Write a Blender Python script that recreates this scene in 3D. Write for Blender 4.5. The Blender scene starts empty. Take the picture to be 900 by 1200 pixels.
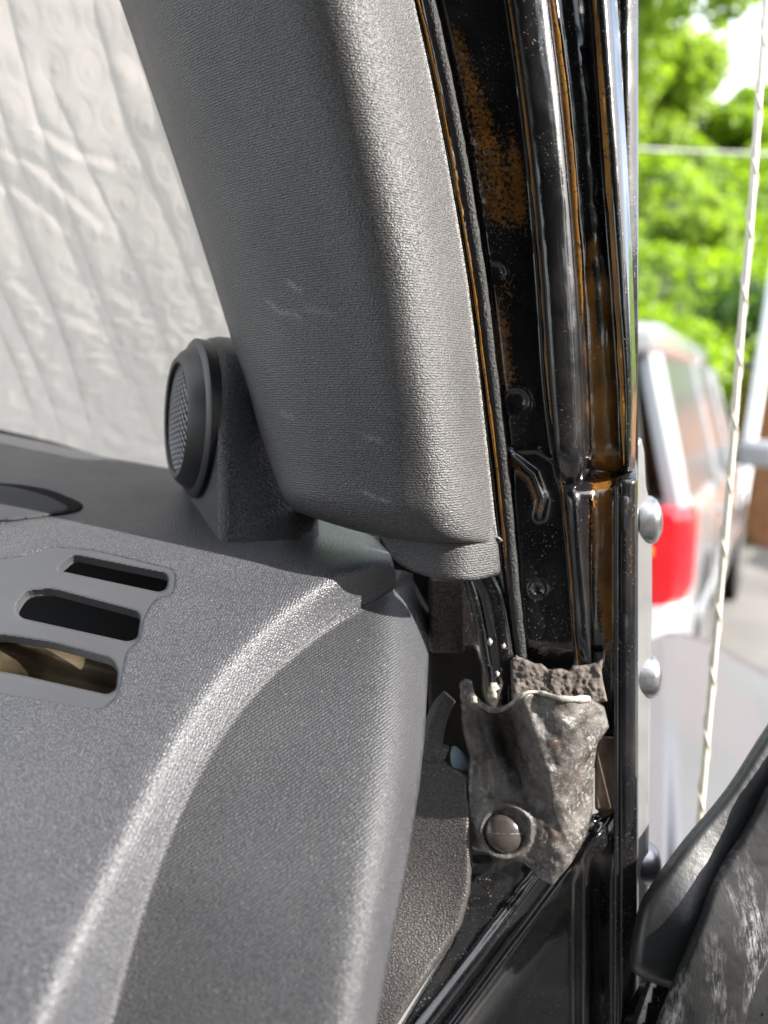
import bpy, bmesh, math, random
import numpy as np
from mathutils import Vector, Matrix

# ------------------------------------------------------------------ camera, sky, sun, exposure
S = bpy.context.scene
COL = S.collection
F = 950.0                      # focal length in photo pixels (photo 900 x 1200)
PITCH = math.radians(8.4)
CAM = np.array([0.0, 0.0, 1.6])
cd = bpy.data.cameras.new("camera")
cam = bpy.data.objects.new("camera", cd)
COL.objects.link(cam)
cam.location = CAM
cam.rotation_euler = (math.radians(90) - PITCH, 0, 0)
cd.sensor_fit = 'VERTICAL'
cd.sensor_height = 36
cd.sensor_width = 27
cd.lens = F / 1200 * 36
cd.clip_start = 0.01
cd.clip_end = 2000
cd.dof.use_dof = True
cd.dof.focus_distance = 0.375
cd.dof.aperture_fstop = cd.lens / 5.6
S.camera = cam

SUN_EL = math.radians(30)
SUN_AZ = math.radians(110)      # compass style: 0 = +Y (ahead), 90 = +X (right)
w = bpy.data.worlds.new("World")
S.world = w
w.use_nodes = True
nt = w.node_tree
bgn = nt.nodes["Background"]
sky = nt.nodes.new("ShaderNodeTexSky")
sky.sky_type = 'NISHITA'
sky.sun_disc = False
sky.sun_elevation = SUN_EL
sky.sun_rotation = SUN_AZ
sky.air_density = 1.0
sky.dust_density = 2.0
# broken white cloud over the blue
tc = nt.nodes.new("ShaderNodeTexCoord")
cn = nt.nodes.new("ShaderNodeTexNoise")
cn.inputs["Scale"].default_value = 2.6
cn.inputs["Detail"].default_value = 6
cr_ = nt.nodes.new("ShaderNodeValToRGB")
cr_.color_ramp.elements[0].position = 0.40
cr_.color_ramp.elements[1].position = 0.58
mxs = nt.nodes.new("ShaderNodeMix")
mxs.data_type = 'RGBA'
mxs.inputs["B"].default_value = (9.0, 9.2, 9.6, 1)
nt.links.new(tc.outputs["Generated"], cn.inputs["Vector"])
nt.links.new(cn.outputs["Fac"], cr_.inputs["Fac"])
nt.links.new(cr_.outputs["Color"], mxs.inputs["Factor"])
nt.links.new(sky.outputs["Color"], mxs.inputs["A"])
nt.links.new(mxs.outputs["Result"], bgn.inputs["Color"])
bgn.inputs["Strength"].default_value = 0.11

sl = bpy.data.lights.new("sun", 'SUN')
sl.energy = 3.8
sl.angle = math.radians(0.53)
sl.color = (1.0, 0.95, 0.88)
so = bpy.data.objects.new("sun", sl)
COL.objects.link(so)
sd = Vector((math.sin(SUN_AZ) * math.cos(SUN_EL), math.cos(SUN_AZ) * math.cos(SUN_EL), math.sin(SUN_EL)))
so.rotation_euler = sd.to_track_quat('Z', 'Y').to_euler()

S.view_settings.view_transform = 'Standard'
S.view_settings.look = 'None'
S.view_settings.gamma = 1
S.view_settings.exposure = 1.9

# ------------------------------------------------------------------ helpers
rng = np.random.default_rng(7)
random.seed(7)
FW = np.array([0, math.cos(PITCH), -math.sin(PITCH)])
UP = np.array([0, math.sin(PITCH), math.cos(PITCH)])
RT = np.array([1.0, 0, 0])


def P(x, y, d):
    """point seen at photo pixel x, y at depth d metres along the optical axis"""
    x = np.asarray(x, float); y = np.asarray(y, float); d = np.asarray(d, float)
    a = ((x - 450) / F * d)[..., None]
    b = (-(y - 600) / F * d)[..., None]
    return CAM + d[..., None] * FW + a * RT + b * UP


ORIG = {}


def origin(o):
    while o is not None and o.name not in ORIG:
        o = o.parent
    return ORIG[o.name] if o is not None else np.zeros(3)


def tag(o, label=None, cat=None, group=None, kind=None):
    if label: o['label'] = label
    if cat: o['category'] = cat
    if group: o['group'] = group
    if kind: o['kind'] = kind
    return o


def thing(name, loc, label, cat, group=None):
    o = bpy.data.objects.new(name, None)
    COL.objects.link(o)
    o.location = loc
    o.empty_display_size = 0.1
    ORIG[o.name] = np.array(loc, float)
    return tag(o, label, cat, group)


def mk(name, verts, faces, mat, parent=None, smooth=True, label=None, attrs=None, sharp=None):
    verts = np.asarray(verts, float)
    if parent is not None:
        verts = verts - origin(parent)
    me = bpy.data.meshes.new(name)
    me.from_pydata(verts.tolist(), [], [list(map(int, f)) for f in faces])
    me.update()
    if smooth:
        me.polygons.foreach_set("use_smooth", [True] * len(me.polygons))
        if sharp:
            me.set_sharp_from_angle(angle=math.radians(sharp))
    if attrs:
        for k, v in attrs.items():
            a = me.attributes.new(k, 'FLOAT', 'POINT')
            a.data.foreach_set("value", np.asarray(v, np.float32))
    if mat is not None:
        me.materials.append(mat)
    o = bpy.data.objects.new(name, me)
    COL.objects.link(o)
    if parent is not None:
        o.parent = parent
    if label: o['label'] = label
    return o


def crspline(pts, n, closed=False):
    """Catmull-Rom through pts (k, dim), n samples per span"""
    p = np.asarray(pts, float)
    if closed:
        q = np.vstack([p[-1], p, p[0], p[1]])
        spans = len(p)
    else:
        q = np.vstack([2 * p[0] - p[1], p, 2 * p[-1] - p[-2]])
        spans = len(p) - 1
    t = np.linspace(0, 1, n, endpoint=False)[:, None]
    out = []
    for i in range(spans):
        a, b, c, d = q[i], q[i + 1], q[i + 2], q[i + 3]
        out.append(0.5 * (2 * b + (c - a) * t + (2 * a - 5 * b + 4 * c - d) * t ** 2 + (3 * b - a - 3 * c + d) * t ** 3))
    out = np.vstack(out)
    if not closed:
        out = np.vstack([out, p[-1]])
    return out


def patch(name, rows, nu, nv, mat, parent, thick=0.003, disp=None, label=None, refl_tint=None, wear=None):
    """rows: grid (R, C, 3) of (px, py, depth); smooth surface through it"""
    g = np.asarray(rows, float)
    R, C, _ = g.shape
    a = crspline(g.reshape(R, C * 3), nv).reshape(-1, C, 3)
    b = crspline(a.transpose(1, 0, 2).reshape(C, -1), nu).reshape(-1, a.shape[0], 3).transpose(1, 0, 2)
    x, y, d = b[..., 0], b[..., 1], b[..., 2]
    if disp is not None:
        d = d + disp(x, y)
    V = P(x, y, d).reshape(-1, 3)
    H, W = x.shape
    idx = np.arange(H * W).reshape(H, W)
    f = np.stack([idx[:-1, :-1], idx[1:, :-1], idx[1:, 1:], idx[:-1, 1:]], -1).reshape(-1, 4)
    at = {'refl_tint': refl_tint(x.ravel(), y.ravel())} if refl_tint else {}
    if wear: at['wear'] = wear(x.ravel(), y.ravel())
    o = mk(name, V, f, mat, parent, label=label, attrs=at)
    if thick:
        m = o.modifiers.new("thickness", 'SOLIDIFY'); m.thickness = thick; m.offset = -1
    return o


def seg_dist(px, py, poly, closed=True):
    """distance and nearest point to a polyline"""
    A = np.asarray(poly, float)
    B = np.roll(A, -1, 0) if closed else A[1:]
    if not closed: A = A[:-1]
    best = np.full(px.shape, 1e9); bx = px.copy(); by = py.copy()
    for (ax, ay), (cx, cy) in zip(A, B):
        dx, dy = cx - ax, cy - ay
        L = dx * dx + dy * dy
        if L < 1e-9: continue
        t = np.clip(((px - ax) * dx + (py - ay) * dy) / L, 0, 1)
        qx, qy = ax + t * dx, ay + t * dy
        dd = np.hypot(px - qx, py - qy)
        k = dd < best
        best = np.where(k, dd, best); bx = np.where(k, qx, bx); by = np.where(k, qy, by)
    return best, bx, by


def inside(px, py, poly):
    A = np.asarray(poly, float); B = np.roll(A, -1, 0)
    c = np.zeros(px.shape, bool)
    for (ax, ay), (bx, by) in zip(A, B):
        if ay == by: continue
        k = ((ay > py) != (by > py)) & (px < (bx - ax) * (py - ay) / (by - ay) + ax)
        c ^= k
    return c


def rounded(pts, r=8, n=4):
    """polygon with corners cut to small arcs (r pixels)"""
    p = np.asarray(pts, float); out = []
    for i in range(len(p)):
        a, b, c = p[i - 1], p[i], p[(i + 1) % len(p)]
        u, v = a - b, c - b
        lu, lv = np.linalg.norm(u), np.linalg.norm(v)
        k = min(r, lu * .45, lv * .45)
        s, e = b + u / lu * k, b + v / lv * k
        for t in np.linspace(0, 1, n):
            out.append((1 - t) ** 2 * s + 2 * t * (1 - t) * b + t * t * e)
    return np.array(out)


def field(name, poly, depth, mat, parent, res=4, thick=0.003, holes=(), edge=None, label=None, refl_tint=None, sm=0, r=6, back=False, lip=None):
    """plate with the outline poly (photo pixels), its surface at depth(x, y); edge=(pixels, metres) rolls the rim back"""
    poly = crspline(poly, sm, True) if sm else (rounded(poly, r) if r else np.asarray(poly, float))
    holes = [np.asarray(h, float) for h in holes]
    x0, y0 = poly.min(0) - res; x1, y1 = poly.max(0) + res
    xs = np.arange(x0, x1 + res, res); ys = np.arange(y0, y1 + res, res)
    X, Y = np.meshgrid(xs, ys)
    cx = (X[:-1, :-1] + X[1:, 1:]) / 2; cy = (Y[:-1, :-1] + Y[1:, 1:]) / 2
    ins = inside(cx, cy, poly)
    for h in holes: ins &= ~inside(cx, cy, h)
    H, W = X.shape
    idx = np.arange(H * W).reshape(H, W)
    f = np.stack([idx[:-1, :-1], idx[1:, :-1], idx[1:, 1:], idx[:-1, 1:]], -1)[ins]
    cnt = np.bincount(f.ravel(), minlength=H * W)
    used = np.nonzero(cnt)[0]
    x = X.ravel()[used].copy(); y = Y.ravel()[used].copy()
    dist = np.full(x.shape, 1e9); nx = x.copy(); ny = y.copy()
    for lp in [poly] + holes:
        dd, qx, qy = seg_dist(x, y, lp)
        k = dd < dist
        dist = np.where(k, dd, dist); nx = np.where(k, qx, nx); ny = np.where(k, qy, ny)
    bnd = cnt[used] < 4
    x = np.where(bnd, nx, x); y = np.where(bnd, ny, y); dist = np.where(bnd, 0, dist)
    d = depth(x, y)
    if edge:
        t = 1 - np.clip(dist / edge[0], 0, 1)
        d = d + edge[1] * (1 - np.sqrt(np.clip(1 - t * t, 0, 1)))
    remap = np.full(H * W, -1); remap[used] = np.arange(len(used))
    at = {'refl_tint': refl_tint(x, y)} if refl_tint else None
    if lip:
        dh = np.full(x.shape, 1e9)
        for h in holes: dh = np.minimum(dh, seg_dist(x, y, h)[0])
        t = 1 - np.clip(dh / lip[0], 0, 1)
        d = d + lip[1] * (1 - np.sqrt(np.clip(1 - t * t, 0, 1)))
    V = P(x, y, d); f = remap[f]
    if back:                                     # straight sided plate: one common direction for the whole back
        q0 = V[f]
        nn = np.cross(q0[:, 2] - q0[:, 0], q0[:, 3] - q0[:, 1]).sum(0); nn /= np.linalg.norm(nn)
        e_ = np.concatenate([f[:, [k, (k + 1) % 4]] for k in range(4)])
        key = np.sort(e_, 1); key = key[:, 0] * 10000000 + key[:, 1]
        _, ix, ct = np.unique(key, return_index=True, return_counts=True)
        be = e_[ix[ct == 1]]; m_ = len(V)
        V = np.vstack([V, V - nn * thick])
        f = np.vstack([f, f[:, ::-1] + m_, np.stack([be[:, 1], be[:, 0], be[:, 0] + m_, be[:, 1] + m_], -1)])
        if at: at = {k: np.tile(v_, 2) for k, v_ in at.items()}
        return mk(name, V, f, mat, parent, label=label, attrs=at, sharp=50)
    o = mk(name, V, f, mat, parent, label=label, attrs=at)
    if thick:
        m = o.modifiers.new("thickness", 'SOLIDIFY'); m.thickness = thick; m.offset = -1
    return o


def tps(pts, reg=0.0):
    p = np.asarray(pts, float)
    s = 200.0
    xy = p[:, :2] / s
    n = len(p)

    def U(r2): return np.where(r2 > 0, r2 * np.log(np.maximum(r2, 1e-12)), 0)
    K = U(((xy[:, None] - xy[None]) ** 2).sum(-1)) + reg * np.eye(n)
    Q = np.hstack([np.ones((n, 1)), xy])
    A = np.zeros((n + 3, n + 3)); A[:n, :n] = K; A[:n, n:] = Q; A[n:, :n] = Q.T
    c = np.linalg.solve(A, np.concatenate([p[:, 2], np.zeros(3)]))

    def fn(x, y):
        x = np.asarray(x, float) / s; y = np.asarray(y, float) / s
        sh = x.shape
        q = np.stack([x.ravel(), y.ravel()], -1)
        r2 = ((q[:, None] - xy[None]) ** 2).sum(-1)
        v = U(r2) @ c[:n] + c[n] + q @ c[n + 1:]
        return v.reshape(sh)
    return fn


_lat = rng.random((64, 64))


def vnoise(x, y, s):
    x = np.asarray(x) / s + 100; y = np.asarray(y) / s + 100
    i = np.floor(x).astype(int); j = np.floor(y).astype(int)
    u = x - i; v = y - j
    u = u * u * (3 - 2 * u); v = v * v * (3 - 2 * v)
    g = lambda a, b: _lat[a % 64, b % 64]
    return (g(i, j) * (1 - u) * (1 - v) + g(i + 1, j) * u * (1 - v) + g(i, j + 1) * (1 - u) * v + g(i + 1, j + 1) * u * v) * 2 - 1


def lerp(keys, y):
    k = np.asarray(keys, float)
    return np.interp(y, k[:, 0], k[:, 1])


def tube(name, pts, rad, mat, parent, seg=8, label=None, flat=1.0):
    p = np.asarray(pts, float); n = len(p)
    rad = np.broadcast_to(np.asarray(rad, float), (n,))
    t = np.gradient(p, axis=0); t /= np.linalg.norm(t, axis=1)[:, None]
    ref = np.array([0.3, 0.9, 0.2])
    a = np.cross(t, ref); a /= np.linalg.norm(a, axis=1)[:, None]
    b = np.cross(t, a)
    th = np.linspace(0, 2 * np.pi, seg, endpoint=False)
    V = p[:, None] + rad[:, None, None] * (np.cos(th)[None, :, None] * a[:, None] + flat * np.sin(th)[None, :, None] * b[:, None])
    V = V.reshape(-1, 3)
    idx = np.arange(n * seg).reshape(n, seg)
    nx = np.roll(idx, -1, 1)
    f = np.stack([idx[:-1], idx[1:], nx[1:], nx[:-1]], -1).reshape(-1, 4).tolist()
    f.append(idx[0].tolist()); f.append(idx[-1][::-1].tolist())
    return mk(name, V, f, mat, parent, label=label, sharp=60)


def lathe_geo(prof, c, axis, seg=32, up=(0, 0, 1)):
    """prof: list (along axis, radius)"""
    ax = np.array(axis, float); ax /= np.linalg.norm(ax)
    u = np.cross(ax, up); u /= np.linalg.norm(u); v = np.cross(ax, u)
    th = np.linspace(0, 2 * np.pi, seg, endpoint=False)
    V = []
    for h, r in prof:
        V.append(np.array(c) + ax * h + max(r, 1e-5) * (np.cos(th)[:, None] * u + np.sin(th)[:, None] * v))
    V = np.vstack(V)
    n = len(prof); idx = np.arange(n * seg).reshape(n, seg); nx = np.roll(idx, -1, 1)
    f = np.stack([idx[:-1], nx[:-1], nx[1:], idx[1:]], -1).reshape(-1, 4).tolist()
    f.append(idx[0][::-1].tolist()); f.append(idx[-1].tolist())
    return V, f


def lathe(name, prof, c, axis, mat, parent, seg=32, label=None, sharp=40):
    V, f = lathe_geo(prof, c, axis, seg)
    return mk(name, V, f, mat, parent, label=label, sharp=sharp)


def bbox_geo(frame, lo, hi, bev=0.0, seg=2):
    """box in a local frame (origin, ex, ey, ez), bevelled"""
    bm = bmesh.new()
    bmesh.ops.create_cube(bm, size=1)
    for v in bm.verts:
        v.co = Vector([lo[i] + (v.co[i] + .5) * (hi[i] - lo[i]) for i in range(3)])
    if bev:
        bmesh.ops.bevel(bm, geom=bm.edges[:], offset=bev, segments=seg, affect='EDGES', profile=.5)
    V = np.array([v.co[:] for v in bm.verts]); bm.verts.index_update()
    f = [[v.index for v in fc.verts] for fc in bm.faces]
    bm.free()
    o, ex, ey, ez = [np.array(q, float) for q in frame]
    V = o + V[:, :1] * ex + V[:, 1:2] * ey + V[:, 2:] * ez
    return V, f


# ------------------------------------------------------------------ materials
def new_mat(name):
    m = bpy.data.materials.new(name); m.use_nodes = True
    nt = m.node_tree
    return m, nt, nt.nodes["Principled BSDF"]


def N(nt, t, **kw):
    n = nt.nodes.new(t)
    for k, v in kw.items(): setattr(n, k, v)
    return n


def objcoord(nt, sx=1, sy=1, sz=1, rot=(0, 0, 0)):
    t = N(nt, "ShaderNodeTexCoord"); m = N(nt, "ShaderNodeMapping")
    m.inputs["Scale"].default_value = (sx, sy, sz); m.inputs["Rotation"].default_value = rot
    nt.links.new(t.outputs["Object"], m.inputs["Vector"])
    return m.outputs["Vector"]


def noise(nt, vec, scale, detail=3, rough=.55):
    n = N(nt, "ShaderNodeTexNoise")
    n.inputs["Scale"].default_value = scale; n.inputs["Detail"].default_value = detail; n.inputs["Roughness"].default_value = rough
    nt.links.new(vec, n.inputs["Vector"])
    return n.outputs["Fac"]


def ramp(nt, val, p0, p1, c0=(0, 0, 0, 1), c1=(1, 1, 1, 1)):
    r = N(nt, "ShaderNodeValToRGB")
    r.color_ramp.elements[0].position = p0; r.color_ramp.elements[1].position = p1
    r.color_ramp.elements[0].color = c0; r.color_ramp.elements[1].color = c1
    nt.links.new(val, r.inputs["Fac"])
    return r.outputs["Color"]


def mixc(nt, fac, a, b, mode='MIX'):
    m = N(nt, "ShaderNodeMix", data_type='RGBA', blend_type=mode)
    for s, v in (("Factor", fac), ("A", a), ("B", b)):
        if isinstance(v, (tuple, float, int)):
            m.inputs[s].default_value = v
        else:
            nt.links.new(v, m.inputs[s])
    return m.outputs["Result"]


def mth(nt, op, a, b=0.0):
    m = N(nt, "ShaderNodeMath", operation=op)
    for i, v in enumerate((a, b)):
        if isinstance(v, (float, int)): m.inputs[i].default_value = v
        else: nt.links.new(v, m.inputs[i])
    return m.outputs[0]


def bump(nt, b, h, dist, strength=1.0):
    n = N(nt, "ShaderNodeBump")
    n.inputs["Distance"].default_value = dist; n.inputs["Strength"].default_value = strength
    nt.links.new(h, n.inputs["Height"]); nt.links.new(n.outputs["Normal"], b.inputs["Normal"])


def grained(name, base, rough=.5, s=(900, 900, 900), dist=.00035, spec=.5, rot=(0, 0, 0), mott=.35, rows=None, tip=1.0):
    """moulded plastic with a fine leather grain: worn pale tips, dark pits; rows = (scale, weight, rotation) adds fine ribs"""
    m, nt, b = new_mat(name)
    v = objcoord(nt, *s, rot=rot)
    vo = N(nt, "ShaderNodeTexVoronoi", feature='F1')
    vo.inputs["Scale"].default_value = 1.0
    nt.links.new(v, vo.inputs["Vector"])
    n2 = noise(nt, v, 1.1, 2)
    h = mth(nt, 'ADD', mth(nt, 'MULTIPLY', vo.outputs["Distance"], -.8), n2)
    if rows:
        wv = N(nt, "ShaderNodeTexWave", wave_type='BANDS', bands_direction='Z')
        wv.inputs["Scale"].default_value = rows[0]; wv.inputs["Distortion"].default_value = 1.6
        wv.inputs["Detail"].default_value = 2; wv.inputs["Detail Scale"].default_value = 3.0
        nt.links.new(objcoord(nt, 1, 1, 1, rows[2]), wv.inputs["Vector"])
        h = mth(nt, 'ADD', h, mth(nt, 'MULTIPLY', wv.outputs["Fac"], rows[1]))
        h = mth(nt, 'SUBTRACT', h, rows[1] * .5)
    bump(nt, b, h, dist)
    v2 = objcoord(nt)
    big = noise(nt, v2, 22, 4)
    dust = ramp(nt, noise(nt, v2, 700, 2), .68, .74)
    c1 = tuple(base) + (1,)
    c0 = tuple(x * (1 - mott * .5) for x in base) + (1,)
    col = mixc(nt, ramp(nt, big, .3, .7), c0, c1)
    lo = max(.1, 1 - .5 * tip); hi = 1 + 1.0 * tip
    col = mixc(nt, 1.0, col, ramp(nt, h, -.22, .42, (lo, lo, lo, 1), (hi, hi, hi * .99, 1)), 'MULTIPLY')
    col = mixc(nt, mth(nt, 'MULTIPLY', dust, .3), col, (.38, .36, .33, 1))
    a = N(nt, "ShaderNodeAttribute"); a.attribute_name = "wear"
    sc = mth(nt, 'MULTIPLY', a.outputs["Fac"], ramp(nt, noise(nt, v2, 1100, 3), .42, .60))
    col = mixc(nt, sc, col, (.42, .41, .39, 1))
    nt.links.new(col, b.inputs["Base Color"])
    nt.links.new(ramp(nt, big, .3, .7, (rough - .06,) * 3 + (1,), (rough + .08,) * 3 + (1,)), b.inputs["Roughness"])
    b.inputs["Specular IOR Level"].default_value = spec
    return m


def paint(name, base=(.006, .006, .007), refl_col=(.24, .105, .020), rough=.12, specks=.5, nf=620, nk=1.5, lo=.38, hi=.70):
    """glossy black body paint with dust specks; amber reflections painted in where the mask attribute is set"""
    m, nt, b = new_mat(name)
    v = objcoord(nt)
    a = N(nt, "ShaderNodeAttribute"); a.attribute_name = "refl_tint"
    n1 = noise(nt, v, nf, 3, .6)
    n0 = noise(nt, v, 60, 3, .6)
    amt = ramp(nt, mth(nt, 'ADD', a.outputs["Fac"], mth(nt, 'MULTIPLY', mth(nt, 'SUBTRACT', n1, .5), nk)), lo, hi)
    scol = mixc(nt, ramp(nt, n0, .35, .65), tuple(x * .45 for x in refl_col) + (1,), tuple(refl_col) + (1,))
    col = mixc(nt, amt, tuple(base) + (1,), scol)
    sp = ramp(nt, noise(nt, v, 900, 2, .5), .655 - .01 * specks, .70)
    sm = ramp(nt, noise(nt, v, 35, 3), .42, .60)
    col = mixc(nt, mth(nt, 'MULTIPLY', mth(nt, 'MULTIPLY', sp, sm), .8 * specks), col, (.42, .40, .37, 1))
    film = ramp(nt, noise(nt, v, 26, 5, .65), .42, .75)
    col = mixc(nt, mth(nt, 'MULTIPLY', film, .05), col, (.30, .27, .24, 1))
    nt.links.new(col, b.inputs["Base Color"])
    nt.links.new(mth(nt, 'ADD', mth(nt, 'MULTIPLY', film, .22), rough), b.inputs["Roughness"])
    b.inputs["Coat Weight"].default_value = .6
    b.inputs["Coat Roughness"].default_value = .05
    bump(nt, b, mth(nt, 'ADD', noise(nt, v, 260, 3), mth(nt, 'MULTIPLY', amt, .5)), .00025, .5)
    return m


def simple(name, base, rough=.5, metal=0.0, var=.3, vs=40, bdist=0.0, bs=300, spec=.5, coat=0.0):
    m, nt, b = new_mat(name)
    v = objcoord(nt)
    n1 = noise(nt, v, vs, 4, .6)
    c1 = tuple(min(1, x * (1 + var * .4)) for x in base) + (1,); c0 = tuple(x * (1 - var) for x in base) + (1,)
    nt.links.new(mixc(nt, ramp(nt, n1, .3, .7), c0, c1), b.inputs["Base Color"])
    b.inputs["Roughness"].default_value = rough; b.inputs["Metallic"].default_value = metal
    b.inputs["Specular IOR Level"].default_value = spec
    b.inputs["Coat Weight"].default_value = coat
    if bdist:
        bump(nt, b, noise(nt, v, bs, 4, .6), bdist)
    return m


def leafmat(name, c0, c1, sc=.9):
    m, nt, b = new_mat(name)
    v = objcoord(nt)
    n1 = noise(nt, v, sc, 3, .6); n2 = noise(nt, v, 9, 1)
    col = mixc(nt, ramp(nt, mth(nt, 'ADD', mth(nt, 'MULTIPLY', n1, .7), mth(nt, 'MULTIPLY', n2, .3)), .35, .65), tuple(c0) + (1,), tuple(c1) + (1,))
    nt.links.new(col, b.inputs["Base Color"])
    b.inputs["Roughness"].default_value = .5
    tr = N(nt, "ShaderNodeBsdfTranslucent"); mx = N(nt, "ShaderNodeMixShader"); mx.inputs[0].default_value = .5
    nt.links.new(mixc(nt, 1.0, col, (1.3, 1.35, .5, 1), 'MULTIPLY'), tr.inputs["Color"])
    nt.links.new(b.outputs[0], mx.inputs[1]); nt.links.new(tr.outputs[0], mx.inputs[2])
    nt.links.new(mx.outputs[0], nt.nodes["Material Output"].inputs["Surface"])
    return m


M = {}
M['trim'] = grained('grey grained trim plastic', (.068, .067, .068), .48, s=(900, 900, 1350), dist=.00036, mott=.3, rows=(270, .3, (0, 0, 0)), tip=.5)
M['dash'] = grained('dark grained dash plastic', (.069, .071, .079), .35, s=(1050, 1050, 1050), dist=.00034, mott=.3, rows=(240, .2, (0, 1.2, 0)), tip=.5)
M['cap'] = grained('dark fine ribbed end cap plastic', (.050, .051, .056), .5, s=(1100, 1200, 1200), dist=.00028, mott=.3, rows=(255, .45, (.3, .55, 0)), tip=.45)
M['smooth'] = simple('smooth grey plastic', (.060, .062, .068), .42, var=.12, vs=25, bdist=.00005, bs=900)
M['pod'] = grained('black speaker pod plastic', (.030, .031, .033), .42, s=(1000, 1000, 1000), dist=.0003, mott=.2)
M['podring'] = simple('satin black ring plastic', (.016, .016, .017), .42, var=.2, bdist=.0001, bs=900)
M['matte'] = simple('matt grey dash cover', (.045, .046, .05), .75, var=.15, bdist=.0002, bs=900, spec=.25)
M['lidrim'] = simple('matt black rim plastic', (.008, .008, .009), .8, var=.2, spec=.1)
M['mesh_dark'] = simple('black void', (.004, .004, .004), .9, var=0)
M['grille'] = simple('black grille metal', (.16, .16, .165), .35, metal=.3, var=.2)
M['kick'] = grained('brown grey kick panel plastic', (.058, .052, .051), .52, s=(900, 1100, 1100), dist=.00034, mott=.3, tip=.6)
M['brownblock'] = grained('brown textured plastic', (.062, .047, .040), .55, s=(1000, 1000, 1000), dist=.0003, mott=.3)
M['black'] = paint('black body paint')
M['flange'] = paint('black body paint tinted with amber reflections', nf=70, nk=.7, lo=.25, hi=.75)  # broad amber reflections painted into the black through the mask
def reflection():  # surface colour standing for orange reflections on the folded edges
    m, nt, b = new_mat('amber reflection line')
    v = objcoord(nt, 1, 1, .25)
    n1 = noise(nt, v, 45, 4, .6); n2 = noise(nt, objcoord(nt), 500, 3)
    c_ = mixc(nt, ramp(nt, n1, .36, .62), (.11, .045, .010, 1), (.36, .165, .022, 1))
    c_ = mixc(nt, ramp(nt, n2, .60, .68), c_, (.02, .014, .010, 1))
    nt.links.new(c_, b.inputs["Base Color"]); b.inputs["Roughness"].default_value = .38
    bump(nt, b, n2, .0003)
    return m


M['amber'] = reflection()
M['rubber'] = simple('dusty black rubber', (.014, .014, .014), .5, var=.5, vs=250, bdist=.0012, bs=700)
def boot_mat():
    m, nt, b = new_mat('grimy grey sealant')
    v = objcoord(nt)
    n1 = noise(nt, v, 70, 5, .65); n2 = noise(nt, v, 420, 5, .65); n3 = noise(nt, v, 28, 3)
    c_ = mixc(nt, ramp(nt, n1, .35, .65), (.034, .031, .029, 1), (.13, .12, .11, 1))
    c_ = mixc(nt, mth(nt, 'MULTIPLY', ramp(nt, n2, .52, .66), ramp(nt, n3, .42, .62)), c_, (.33, .32, .30, 1))
    c_ = mixc(nt, mth(nt, 'MULTIPLY', ramp(nt, noise(nt, v, 55, 4), .60, .72), .4), c_, (.13, .060, .022, 1))
    nt.links.new(c_, b.inputs["Base Color"])
    nt.links.new(ramp(nt, n1, .3, .7, (.18, .18, .18, 1), (.42, .42, .42, 1)), b.inputs["Roughness"])
    bump(nt, b, mth(nt, 'ADD', n2, mth(nt, 'MULTIPLY', n1, .6)), .0007)
    return m


M['boot'] = boot_mat()
M['foam'] = simple('torn brown foam', (.14, .115, .10), .8, var=.7, vs=160, bdist=.0007, bs=1300)
M['putty'] = simple('pale dried sealant', (.36, .34, .29), .6, var=.6, vs=200, bdist=.0006, bs=500)
M['rust'] = simple('rusty brown bracket', (.14, .095, .062), .55, var=.5, vs=90, bdist=.0003, bs=500)
M['steel'] = simple('dull steel bolt', (.38, .38, .39), .30, metal=.85, var=.35, vs=200, bdist=.00012, bs=700)
M['screw'] = simple('brown plastic rivet', (.055, .045, .041), .24, var=.3, vs=120, bdist=.0001, bs=600)
M['plate'] = simple('bracket edge with painted sky reflection', (.16, .16, .16), .35, var=.2, coat=.3)  # black paint coloured pale to stand for reflected sky
M['hood'] = simple('pale grey bonnet paint', (.085, .085, .097), .42, var=.06, vs=4, coat=.2)
M['seal'] = simple('black door rubber', (.012, .0125, .013), .42, var=.6, vs=60, bdist=.0003, bs=200)
M['antenna'] = simple('weathered ivory antenna', (.62, .58, .48), .5, var=.2, vs=120)
M['bluegrey'] = simple('blue grey clip', (.16, .23, .27), .45, var=.2)


def dusty_seal():
    m, nt, b = new_mat('chalky worn rubber seal')
    v = objcoord(nt)
    n1 = noise(nt, objcoord(nt, 2.2, 1, .55, (0, math.radians(-28), 0)), 210, 7, .75); n2 = noise(nt, objcoord(nt, 1.6, 1, .5, (0, math.radians(-28), 0)), 30, 4, .6)
    f = mth(nt, 'MULTIPLY', ramp(nt, n1, .46, .70), ramp(nt, n2, .44, .70))
    col = mixc(nt, f, (.010, .0105, .011, 1), (.34, .34, .35, 1))
    col = mixc(nt, mth(nt, 'MULTIPLY', ramp(nt, noise(nt, v, 18, 3), .5, .7), .4), col, (.028, .024, .020, 1))
    nt.links.new(col, b.inputs["Base Color"]); b.inputs["Roughness"].default_value = .7; b.inputs["Specular IOR Level"].default_value = .2
    bump(nt, b, n1, .0005)
    return m


M['chalk'] = dusty_seal()


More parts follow.
